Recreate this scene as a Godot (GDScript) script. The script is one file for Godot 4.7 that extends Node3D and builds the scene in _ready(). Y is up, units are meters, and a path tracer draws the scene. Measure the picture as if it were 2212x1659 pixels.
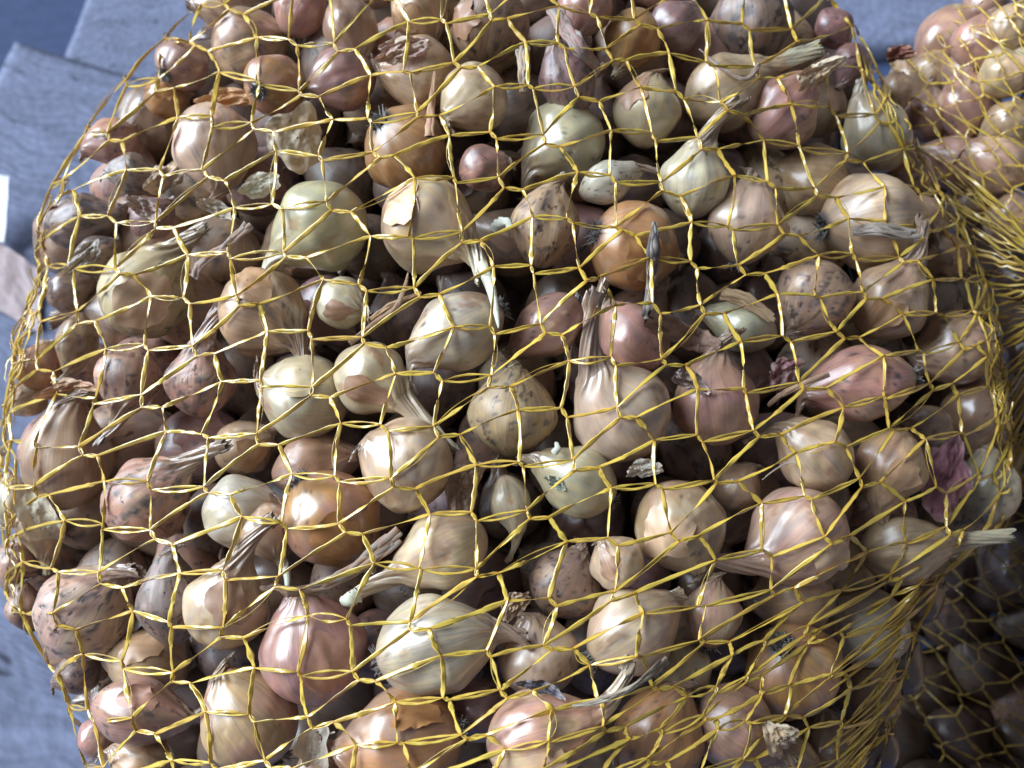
extends Node3D
# A yellow net bag of small onion sets on weathered grey boards, with a second bag beside it.

const F := 2053.0            # focal length, in the 2212 x 1659 units that the tables below are measured in
const CX := 1106.0
const CY := 829.5
const PITCH := 50.0
const EYE_HEIGHT := 0.46
var eye := Vector3(0, EYE_HEIGHT, 0)
var fwd: Vector3
var up: Vector3
var rng := RandomNumberGenerator.new()
var n1 := FastNoiseLite.new()
var n2 := FastNoiseLite.new()
var n3 := FastNoiseLite.new()
var taken := {}
var M := {}

func _ready() -> void:
	rng.seed = 4711
	var p := deg_to_rad(PITCH)
	fwd = Vector3(0, -sin(p), -cos(p))
	up = Vector3(0, cos(p), -sin(p))
	# camera
	var cam := Camera3D.new()
	cam.name = "camera"
	cam.fov = rad_to_deg(2.0 * atan(CY / F))
	cam.near = 0.01
	cam.far = 30.0
	cam.position = eye
	cam.basis = Basis(Vector3.RIGHT, up, -fwd)
	var lens := CameraAttributesPhysical.new()
	lens.frustum_focal_length = 12.0 / (CY / F)
	lens.frustum_focus_distance = 0.268
	lens.frustum_near = 0.01
	lens.frustum_far = 30.0
	lens.exposure_aperture = 13.0
	cam.attributes = lens
	add_child(cam)
	cam.fov = rad_to_deg(2.0 * atan(CY / F))
	cam.current = true
	# light: overcast daylight from the open side, high on the left
	var we := WorldEnvironment.new()
	we.name = "daylight"
	var env := Environment.new()
	env.background_mode = Environment.BG_SKY
	var sky := Sky.new()
	var sm := ProceduralSkyMaterial.new()
	sm.sky_top_color = Color(0.84, 0.88, 0.96)
	sm.sky_horizon_color = Color(0.84, 0.87, 0.94)
	sm.ground_horizon_color = Color(0.22, 0.22, 0.25)
	sm.ground_bottom_color = Color(0.12, 0.12, 0.14)
	sm.sun_angle_max = 1.0
	sky.sky_material = sm
	env.sky = sky
	env.background_energy_multiplier = 0.035
	env.tonemap_mode = Environment.TONE_MAPPER_LINEAR
	env.tonemap_exposure = 5.5
	env.sdfgi_enabled = true
	env.ssao_enabled = true
	env.ssil_enabled = true
	we.environment = env
	add_child(we)
	var sun := DirectionalLight3D.new()
	sun.name = "overcast_daylight"
	sun.light_energy = 0.5
	sun.light_angular_distance = 48.0
	sun.light_color = Color(0.89, 0.945, 1.0)
	sun.shadow_enabled = true
	sun.sky_mode = DirectionalLight3D.SKY_MODE_LIGHT_ONLY
	add_child(sun)
	sun.look_at_from_position(Vector3.ZERO, -Vector3(-0.82, 0.60, -0.12), Vector3.FORWARD)
	for q in [n1, n2, n3]:
		q.noise_type = FastNoiseLite.TYPE_SIMPLEX_SMOOTH
		q.frequency = 1.0
		q.fractal_type = FastNoiseLite.FRACTAL_NONE
	n1.seed = 11
	n2.seed = 23
	n2.fractal_type = FastNoiseLite.FRACTAL_FBM
	n2.fractal_octaves = 3
	n3.seed = 37
	make_materials()
	make_ground()
	make_bag_onions()
	make_second_bag_onions()
	make_skins()
	make_net()
	make_second_net()

# ---------------------------------------------------------------- helpers

func at(x: float, y: float, z: float) -> Vector3:
	return eye + Vector3.RIGHT * ((x - CX) / F * z) + up * ((CY - y) / F * z) + fwd * z

func cam_of(p: Vector3) -> Vector3:      # x, y in table units and the depth
	var d := p - eye
	var z := d.dot(fwd)
	return Vector3(CX + d.x / z * F, CY - d.dot(up) / z * F, z)

func on_plane(x: float, y: float, h: float) -> Vector3:
	var d := at(x, y, 1.0) - eye
	return eye + d * ((h - eye.y) / d.y)

func numbered(called: String) -> String:
	if not taken.has(called):
		taken[called] = 0
		return called
	taken[called] += 1
	return "%s_%03d" % [called, taken[called]]

func tag(o: Node, label: String, category: String, group := "", kind := "") -> void:
	if label != "":
		o.set_meta("label", label)
	if category != "":
		o.set_meta("category", category)
	if group != "":
		o.set_meta("group", group)
	if kind != "":
		o.set_meta("kind", kind)

func part(called: String, mesh: Mesh, m: Material, parent: Node) -> MeshInstance3D:
	var o := MeshInstance3D.new()
	o.name = numbered(called) if parent == self else called
	o.mesh = mesh
	if m:
		o.material_override = m
	parent.add_child(o, true)
	return o

func grid_mesh(pos: PackedVector3Array, col: PackedColorArray, uv: PackedVector2Array, rows: int, cols: int, wrap: bool, nrm := PackedVector3Array()) -> ArrayMesh:
	# rows x cols points; with wrap the last column repeats the first
	if nrm.is_empty():
		nrm = grid_normals(pos, rows, cols, wrap)
	var idx := PackedInt32Array()
	idx.resize((rows - 1) * (cols - 1) * 6)
	var n := 0
	for r in rows - 1:
		for c in cols - 1:
			var a := r * cols + c
			idx[n] = a
			idx[n + 1] = a + 1
			idx[n + 2] = a + cols
			idx[n + 3] = a + 1
			idx[n + 4] = a + cols + 1
			idx[n + 5] = a + cols
			n += 6
	var arr := []
	arr.resize(Mesh.ARRAY_MAX)
	arr[Mesh.ARRAY_VERTEX] = pos
	arr[Mesh.ARRAY_NORMAL] = nrm
	arr[Mesh.ARRAY_COLOR] = col
	if uv.size():
		arr[Mesh.ARRAY_TEX_UV] = uv
	arr[Mesh.ARRAY_INDEX] = idx
	var am := ArrayMesh.new()
	am.add_surface_from_arrays(Mesh.PRIMITIVE_TRIANGLES, arr)
	return am

func grid_normals(pos: PackedVector3Array, rows: int, cols: int, wrap: bool) -> PackedVector3Array:
	var nrm := PackedVector3Array()
	nrm.resize(rows * cols)
	for r in rows:
		var r0 := maxi(r - 1, 0) * cols
		var r1 := mini(r + 1, rows - 1) * cols
		for c in cols:
			var c0 := c - 1
			var c1 := c + 1
			if wrap:
				if c0 < 0:
					c0 = cols - 2
				if c1 > cols - 1:
					c1 = 1
			else:
				c0 = maxi(c0, 0)
				c1 = mini(c1, cols - 1)
			var v := (pos[r1 + c] - pos[r0 + c]).cross(pos[r * cols + c1] - pos[r * cols + c0])
			nrm[r * cols + c] = v.normalized() if v.length_squared() > 1e-20 else Vector3.UP
	return nrm

class Soup:                       # collects ribbons and tubes that end up as one mesh
	var v := PackedVector3Array()
	var n := PackedVector3Array()
	var c := PackedColorArray()
	var i := PackedInt32Array()

	func tube(path: PackedVector3Array, wide: PackedVector3Array, thin: PackedVector3Array, tint: PackedColorArray, sides := 6) -> void:
		# cross-section: an ellipse spanned by wide[k] and thin[k]
		var first := v.size()
		for k in path.size():
			for s in sides:
				var a := TAU * s / sides
				v.append(path[k] + wide[k] * cos(a) + thin[k] * sin(a))
				var nn := wide[k] * (cos(a) / maxf(wide[k].length_squared(), 1e-12)) + thin[k] * (sin(a) / maxf(thin[k].length_squared(), 1e-12))
				n.append(nn.normalized())
				c.append(tint[k])
		for k in path.size() - 1:
			for s in sides:
				var a := first + k * sides + s
				var b := first + k * sides + (s + 1) % sides
				i.append_array([a, b, a + sides, b, b + sides, a + sides])
		for e in [0, path.size() - 1]:
			var m := v.size()
			v.append(path[e])
			n.append((path[e] - path[1 if e == 0 else e - 1]).normalized())
			c.append(tint[e])
			for s in sides:
				i.append_array([m, first + e * sides + s, first + e * sides + (s + 1) % sides])

	func mesh() -> ArrayMesh:
		var arr := []
		arr.resize(Mesh.ARRAY_MAX)
		arr[Mesh.ARRAY_VERTEX] = v
		arr[Mesh.ARRAY_NORMAL] = n
		arr[Mesh.ARRAY_COLOR] = c
		arr[Mesh.ARRAY_INDEX] = i
		var am := ArrayMesh.new()
		am.add_surface_from_arrays(Mesh.PRIMITIVE_TRIANGLES, arr)
		return am

# ---------------------------------------------------------------- materials

func streak_image(w: int, h: int, seed_: int, fine: float, contrast: float, specks: float) -> Image:
	# u runs round the bulb, v from root to neck; streaks follow v
	var a := FastNoiseLite.new()
	a.seed = seed_
	a.noise_type = FastNoiseLite.TYPE_SIMPLEX_SMOOTH
	a.frequency = 1.0
	a.fractal_type = FastNoiseLite.FRACTAL_FBM
	a.fractal_octaves = 3
	var b := FastNoiseLite.new()
	b.seed = seed_ + 5
	b.noise_type = FastNoiseLite.TYPE_SIMPLEX_SMOOTH
	b.frequency = 1.0
	var im := Image.create_empty(w, h, false, Image.FORMAT_RGB8)
	for x in w:
		var t := TAU * x / w
		var cx := cos(t)
		var cy := sin(t)
		for y in h:
			var v := float(y) / h
			var s := a.get_noise_3d(cx * fine, cy * fine, v * 1.6)
			var line := absf(b.get_noise_3d(cx * fine * 0.45 + 7.0, cy * fine * 0.45, v * 0.5))
			var g := 0.86 + contrast * s
			g -= contrast * 0.9 * clampf(1.0 - line * 24.0, 0.0, 1.0)
			var blot := a.get_noise_3d(cx * 2.2 + 3.0, cy * 2.2, v * 7.0 + 9.0)
			g += 0.08 * blot
			var r := g
			var gg := g * (1.0 - 0.05 * s)
			var bb := g * (1.0 - 0.12 * s - 0.06 * blot)
			if specks > 0.0:
				var q := a.get_noise_3d(cx * 4.5, cy * 4.5, v * 14.0 + 4.0) + 0.9 * b.get_noise_3d(cx * 1.6, cy * 1.6, v * 5.0 + 20.0)
				var d := smoothstep(0.70 - specks * 0.36, 1.12 - specks * 0.36, q)
				r = lerpf(r, 0.27, d * 0.65)
				gg = lerpf(gg, 0.24, d * 0.65)
				bb = lerpf(bb, 0.23, d * 0.65)
			im.set_pixel(x, y, Color(clampf(r, 0, 1), clampf(gg, 0, 1), clampf(bb, 0, 1)))
	return im

func mat(rough: float, spec := 0.5) -> StandardMaterial3D:
	var m := StandardMaterial3D.new()
	m.vertex_color_use_as_albedo = true
	m.roughness = rough
	m.metallic_specular = spec
	m.cull_mode = BaseMaterial3D.CULL_DISABLED
	return m

func bulb_mat(im: Image, rough: float, bump: float) -> StandardMaterial3D:
	var m := mat(rough)
	m.metallic_specular = 0.95
	m.clearcoat_enabled = rough < 0.45
	m.clearcoat = 0.22
	m.subsurf_scatter_enabled = true
	m.subsurf_scatter_strength = 0.06
	m.clearcoat_roughness = rough + 0.04
	m.albedo_texture = ImageTexture.create_from_image(im)
	var h := im.duplicate()
	h.bump_map_to_normal_map(bump)
	m.normal_enabled = true
	m.normal_texture = ImageTexture.create_from_image(h)
	m.normal_scale = 0.5
	return m

func make_materials() -> void:
	M.clean = [bulb_mat(streak_image(384, 192, 1, 7.0, 0.05, 0.0), 0.28, 0.8), bulb_mat(streak_image(384, 192, 2, 9.0, 0.07, 0.0), 0.31, 0.8)]
	M.veined = [bulb_mat(streak_image(384, 192, 3, 12.0, 0.11, 0.0), 0.35, 1.5), bulb_mat(streak_image(384, 192, 4, 9.0, 0.11, 0.0), 0.37, 1.5)]
	M.dirty = [bulb_mat(streak_image(384, 192, 5, 8.0, 0.12, 0.7), 0.48, 2.0), bulb_mat(streak_image(384, 192, 6, 10.0, 0.13, 0.9), 0.52, 2.0)]
	M.neck = mat(0.62, 0.35)
	M.roots = mat(0.8, 0.3)
	M.sprout = mat(0.35)
	var sk := mat(0.45, 0.45)
	sk.backlight_enabled = true
	sk.backlight = Color(0.6, 0.5, 0.4)
	M.skin = sk
	M.peel = mat(0.42, 0.6)
	var nt := mat(0.30, 0.6)
	nt.backlight_enabled = true
	nt.backlight = Color(0.5, 0.45, 0.3)
	nt.clearcoat_enabled = true
	nt.clearcoat = 0.85
	nt.clearcoat_roughness = 0.14
	M.net = nt

# ---------------------------------------------------------------- the bag's front surface

var rim_left := [[-300, 600], [0, 440], [130, 300], [270, 190], [400, 112], [470, 84], [620, 74], [740, 32], [850, 8], [950, 0], [1100, 0], [1280, 16], [1350, 42], [1450, 118], [1560, 158], [1659, 186], [1900, 270]]
var rim_right := [[-300, 1660], [0, 1800], [60, 1850], [170, 1905], [330, 1985], [500, 2090], [620, 2135], [750, 2165], [900, 2185], [1050, 2183], [1130, 2165], [1240, 2040], [1350, 1985], [1500, 1950], [1659, 1900], [1900, 1820]]

func along(table: Array, y: float) -> float:
	for k in table.size() - 1:
		if y <= table[k + 1][0] or k == table.size() - 2:
			return lerpf(table[k][1], table[k + 1][1], (y - table[k][0]) / float(table[k + 1][0] - table[k][0]))
	return 0.0

func edge_of(x: float, y: float) -> float:       # -1 at the left rim, 1 at the right rim
	var a := along(rim_left, y)
	var b := along(rim_right, y)
	return (x - (a + b) / 2.0) / ((b - a) / 2.0)

func surface_depth(x: float, y: float) -> float:
	var e := clampf(absf(edge_of(x, y)), 0.0, 1.0)
	var z := lerpf(0.300, 0.240, y / 1659.0) + 0.075 * (1.0 - sqrt(maxf(0.0, 1.0 - e * e)))
	if y < -60.0:
		z += pow((-60.0 - y) / 260.0, 2.0) * 0.08
	if y > 1720.0:
		z += pow((y - 1720.0) / 260.0, 2.0) * 0.06
	return z

# nearest depth of what lies in the bag, on a coarse grid: the net is drawn tight over it
const CELL := 7.0
const GW := 360
const GH := 290
const GX := -100.0
const GY := -180.0
var front := PackedFloat32Array()

func splat(points: PackedVector3Array, xf: Transform3D) -> void:
	for q in points:
		var c := cam_of(xf * q)
		var gx := int((c.x - GX) / CELL)
		var gy := int((c.y - GY) / CELL)
		if gx < 0 or gy < 0 or gx >= GW or gy >= GH:
			continue
		if c.z < front[gy * GW + gx]:
			front[gy * GW + gx] = c.z

func front_at(x: float, y: float) -> float:
	var gx := clampi(int((x - GX) / CELL), 1, GW - 2)
	var gy := clampi(int((y - GY) / CELL), 1, GH - 2)
	var z := 9.0
	for dy in [-1, 0, 1]:
		for dx in [-1, 0, 1]:
			z = minf(z, front[(gy + dy) * GW + gx + dx])
	return z

# ---------------------------------------------------------------- ground

func slab(called: String, corners: Array, thick: float, m: Material, seed_: int) -> MeshInstance3D:
	# a sawn board with worn edges: a fine grid on top, sides below; corners run round it
	var nu := 60
	var nv := 60
	var pos := PackedVector3Array()
	var col := PackedColorArray()
	var uv := PackedVector2Array()
	var c0: Vector3 = corners[0]
	var c1: Vector3 = corners[1]
	var c2: Vector3 = corners[2]
	var c3: Vector3 = corners[3]
	for r in nv + 3:
		for c in nu + 3:
			var u := clampf(float(c - 1) / nu, 0.0, 1.0)
			var v := clampf(float(r - 1) / nv, 0.0, 1.0)
			var q := c0.lerp(c1, u).lerp(c3.lerp(c2, u), v)
			var rim := minf(minf(u, 1.0 - u), minf(v, 1.0 - v))
			var w := n1.get_noise_3d(q.x * 60.0, q.z * 60.0, seed_)
			q.y += 0.0006 * n2.get_noise_3d(q.x * 90.0, q.z * 90.0, seed_ + 4.0)
			if rim < 0.001:
				var mid := c0.lerp(c2, 0.5)
				q += Vector3(q.x - mid.x, 0, q.z - mid.z).normalized() * 0.0016 * w
				q.y -= 0.0012 + 0.001 * absf(w)
			if r == 0 or c == 0 or r == nv + 2 or c == nu + 2:
				q.y = c0.y - thick
			pos.append(q)
			var g := 1.0 + 0.10 * n2.get_noise_3d(q.x * 25.0, q.z * 25.0, seed_) + 0.05 * w
			col.append(Color(0.21 * g, 0.235 * g, 0.345 * g))
			uv.append(Vector2(u, v))
	return part(called, grid_mesh(pos, col, uv, nv + 3, nu + 3, false), m, self)

func grain_image(seed_: int, stretch: float) -> Image:
	var a := FastNoiseLite.new()
	a.seed = seed_
	a.noise_type = FastNoiseLite.TYPE_SIMPLEX_SMOOTH
	a.frequency = 1.0
	a.fractal_type = FastNoiseLite.FRACTAL_FBM
	a.fractal_octaves = 3
	var im := Image.create_empty(512, 512, false, Image.FORMAT_RGB8)
	for x in 512:
		for y in 512:
			var u := x / 512.0
			var v := y / 512.0
			var wob := 0.05 * a.get_noise_2d(u * 3.0, v * 3.0)
			var g := 0.86 + 0.11 * a.get_noise_2d(u * 60.0, v * 60.0) + 0.12 * a.get_noise_2d(u * 60.0 / stretch + 9.0, (v + wob) * 110.0) + 0.06 * a.get_noise_2d(u * 5.0, v * 6.0 + 17.0)
			var d := a.get_noise_2d(u * 9.0 + 31.0, v * 30.0)
			if d > 0.55:
				g *= lerpf(1.0, 0.6, smoothstep(0.55, 0.72, d))
			im.set_pixel(x, y, Color(clampf(g, 0, 1), clampf(g, 0, 1), clampf(g, 0, 1)))
	return im

func make_ground() -> void:
	var fm := mat(0.8, 0.3)
	var gi := grain_image(91, 3.0)
	fm.albedo_texture = ImageTexture.create_from_image(gi)
	fm.uv1_scale = Vector3(8, 8, 8)
	var bm := mat(0.82, 0.3)
	var bi := grain_image(92, 16.0)
	bm.albedo_texture = ImageTexture.create_from_image(bi)
	var bh: Image = bi.duplicate()
	bh.bump_map_to_normal_map(2.2)
	bm.normal_enabled = true
	bm.normal_texture = ImageTexture.create_from_image(bh)
	var pos := PackedVector3Array()
	var col := PackedColorArray()
	var uv := PackedVector2Array()
	for r in 41:
		for c in 41:
			var q := Vector3((c - 20) * 0.15, -0.022, (r - 26) * 0.15)
			pos.append(q)
			var g := 1.0 + 0.12 * n2.get_noise_3d(q.x * 5.0, q.z * 5.0, 1.0)
			col.append(Color(0.065 * g, 0.095 * g, 0.19 * g))
			uv.append(Vector2(q.x, q.z))
	var fl := part("floor", grid_mesh(pos, col, uv, 41, 41, false), fm, self)
	tag(fl, "blue grey floor in shade beneath the boards", "", "", "structure")
	# boards: corner points are where the photograph shows their edges on the ground
	var o := on_plane(30, 87, 0.0)
	var e := (on_plane(215, 142, 0.0) - o).normalized()
	var d := (on_plane(0, 147, 0.0) - o).normalized()
	var b := slab("board", [o, o + e * 0.62, o + e * 0.62 + d * 0.75, o + d * 0.75], 0.02, bm, 5)
	tag(b, "weathered grey board under the big bag, its corner pale and squared", "board", "grey boards under the bags")
	var o2 := on_plane(139, 118, -0.006)
	var e2 := (on_plane(186, 0, -0.006) - o2).normalized()
	var side := Vector3(-e2.z, 0, e2.x)
	var b2 := slab("board", [o2 - e2 * 0.05, o2 - e2 * 0.05 + side * 0.36, o2 + e2 * 0.7 + side * 0.36, o2 + e2 * 0.7], 0.0155, bm, 9)
	tag(b2, "weathered grey board with dark specks running away behind the big bag", "board", "grey boards under the bags")
	var o3 := o2 + side * 0.364
	var b3 := slab("board", [o3 - e2 * 0.05, o3 - e2 * 0.05 + side * 0.5, o3 + e2 * 0.75 + side * 0.5, o3 + e2 * 0.75], 0.0155, bm, 13)
	tag(b3, "plain blue grey board seen in the gap between the two bags", "board", "grey boards under the bags")
	# folded paper tag lying under the bag's rim
	var tm := mat(0.75, 0.3)
	var t := Node3D.new()
	t.name = numbered("paper_tag")
	add_child(t)
	tag(t, "blank folded paper tag, pale pink, lit fold painted white, tucked under the big bag's rim", "tag")
	for k in 2:
		var pp := PackedVector3Array()
		var pc := PackedColorArray()
		var q: Array
		if k == 0:
			q = [on_plane(-30, 506, 0.008), on_plane(84, 580, 0.005), on_plane(84, 718, 0.004), on_plane(-30, 652, 0.006)]
		else:
			q = [on_plane(-70, 378, 0.030), on_plane(17, 378, 0.034), on_plane(9, 524, 0.011), on_plane(-70, 500, 0.012)]
		for r in 25:
			for c in 25:
				var p: Vector3 = q[0].lerp(q[1], c / 24.0).lerp(q[3].lerp(q[2], c / 24.0), r / 24.0)
				var w := n2.get_noise_2d(c * 0.11 + k * 9.0, r * 0.11)
				p.y += 0.0012 * sin(c * 0.17 + r * 0.1) + 0.0012 * w
				pp.append(p)
				var g := 1.0 + 0.06 * w
				var stain := 0.5 * clampf(1.0 - Vector2(c - 13, r - 9).length() / 1.6, 0.0, 1.0) if k == 0 else 0.0
				pc.append((Color(0.46 * g, 0.37 * g, 0.37 * g) if k == 0 else Color(0.86, 0.88, 0.90)).lerp(Color(0.3, 0.16, 0.1), stain))  # same card: the light caught by the raised fold is painted white
		var am := grid_mesh(pp, pc, PackedVector2Array(), 25, 25, false)
		part("pink_panel" if k == 0 else "painted_lit_panel", am, tm, t)

# ---------------------------------------------------------------- onions

var palette := {
	"P": Color(0.80, 0.605, 0.395), "G": Color(0.70, 0.625, 0.40), "W": Color(0.80, 0.74, 0.55), "T": Color(0.60, 0.405, 0.235), "O": Color(0.57, 0.305, 0.12),
	"K": Color(0.57, 0.335, 0.24), "V": Color(0.36, 0.205, 0.18), "D": Color(0.35, 0.24, 0.165), "B": Color(0.44, 0.275, 0.17), "S": Color(0.21, 0.135, 0.09), "R": Color(0.18, 0.11, 0.09),  # S and R: skins darkened to put the shade of gaps into colour
}
var under := {"P": "T", "G": "T", "W": "G", "T": "P", "O": "T", "K": "P", "V": "K", "D": "K", "B": "T", "S": "B", "R": "V"}

class Bulb:
	var r: float
	var hl: float
	var nl: float                 # neck length in metres
	var pear: float
	var lemon := 0.0
	var bend: float
	var seed_: float
	var flare: float
	var squash: float
	var ridge: float
	var ridges: int
	var noise: FastNoiseLite

	func width(s: float) -> float:          # s: -1 root, 1 shoulder's end, then the neck up to 2
		var root_ := clampf(nl / r, 0.0, 1.0)
		var ks := [-1.0, -0.985, -0.93, -0.80, -0.60, -0.35, -0.05, 0.25, 0.50, 0.70, 0.85, 0.95, 1.0]
		var kw := [0.03, 0.15, lerpf(0.33, 0.27, lemon), lerpf(0.58, 0.47, lemon), lerpf(0.80, 0.70, lemon), lerpf(0.955, 0.90, lemon), 1.0, lerpf(0.97, 0.92, pear), lerpf(0.85, 0.70, pear), lerpf(0.66, 0.52, pear) + 0.04 * root_, lerpf(0.43, 0.36, pear) + 0.10 * root_, lerpf(0.28, 0.28, pear) + 0.11 * root_, 0.235 + 0.10 * root_]
		if s >= 1.0:
			if nl <= 0.0:
				return 0.0
			var t := s - 1.0
			return lerpf(0.235 + 0.10 * root_, 0.115, pow(t, 0.5)) + flare * 0.12 * t * t
		for k in ks.size() - 1:
			if s <= ks[k + 1]:
				var t: float = (s - ks[k]) / (ks[k + 1] - ks[k])
				var d: float = ks[k + 1] - ks[k]
				var m0: float = (kw[k + 1] - kw[maxi(k - 1, 0)]) / (ks[k + 1] - ks[maxi(k - 1, 0)]) * d
				var k2 := mini(k + 2, ks.size() - 1)
				var m1: float = (kw[k2] - kw[k]) / (ks[k2] - ks[k]) * d
				var t2 := t * t
				var t3 := t2 * t
				return (2 * t3 - 3 * t2 + 1) * kw[k] + (t3 - 2 * t2 + t) * m0 + (-2 * t3 + 3 * t2) * kw[k + 1] + (t3 - t2) * m1
		return 0.2

	func point(s: float, th: float, lift := 0.0) -> Vector3:
		var w := width(s)
		var c := cos(th)
		var n := sin(th)
		var y := s * hl if s <= 1.0 else hl + (s - 1.0) * nl
		var body := clampf(1.0 - absf(s), 0.0, 1.0)
		var f := 1.0 + 0.085 * noise.get_noise_3d(c * 0.8 + seed_, n * 0.8, s * 0.8) + 0.02 * noise.get_noise_3d(c * 2.4, n * 2.4 + seed_, s * 2.0)
		f += ridge * sin(th * ridges + 2.0 * noise.get_noise_3d(seed_, c, n + s)) * smoothstep(0.0, 0.35, body)
		if s > 0.6:
			var k := smoothstep(0.6, 1.2, s)
			var tw := th + 1.8 * maxf(0.0, s - 0.8)
			f += k * (0.24 * noise.get_noise_3d(cos(tw) * 2.2, sin(tw) * 2.2, seed_ + 5.0 + 0.8 * s) + 0.09 * sin(tw * 5.0 + seed_))
		var x := w * r * f * c
		var z := w * r * f * n * squash
		if s > 1.0:
			z *= lerpf(1.0, 0.62, minf(1.0, (s - 1.0) * 2.0))
		if s > 1.85:                  # torn end
			y += nl * 0.13 * noise.get_noise_3d(c * 3.0, n * 3.0, seed_ + 9.0)
		x *= 1.0 + lift
		z *= 1.0 + lift
		var t := maxf(0.0, s - 0.55)
		var b := bend * t * t * (0.35 * hl + nl) * 0.55
		return Vector3(x + b, y - absf(b) * 0.25, z)

func has(f: String, w: String) -> bool:
	return f.contains(w)

func amount(f: String, w: String) -> float:       # "dirt3" -> 0.3
	var k := f.find(w)
	if k < 0:
		return 0.0
	var s := f.substr(k + w.length(), 1)
	return float(s) / 10.0 if s.is_valid_int() else 0.5

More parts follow.
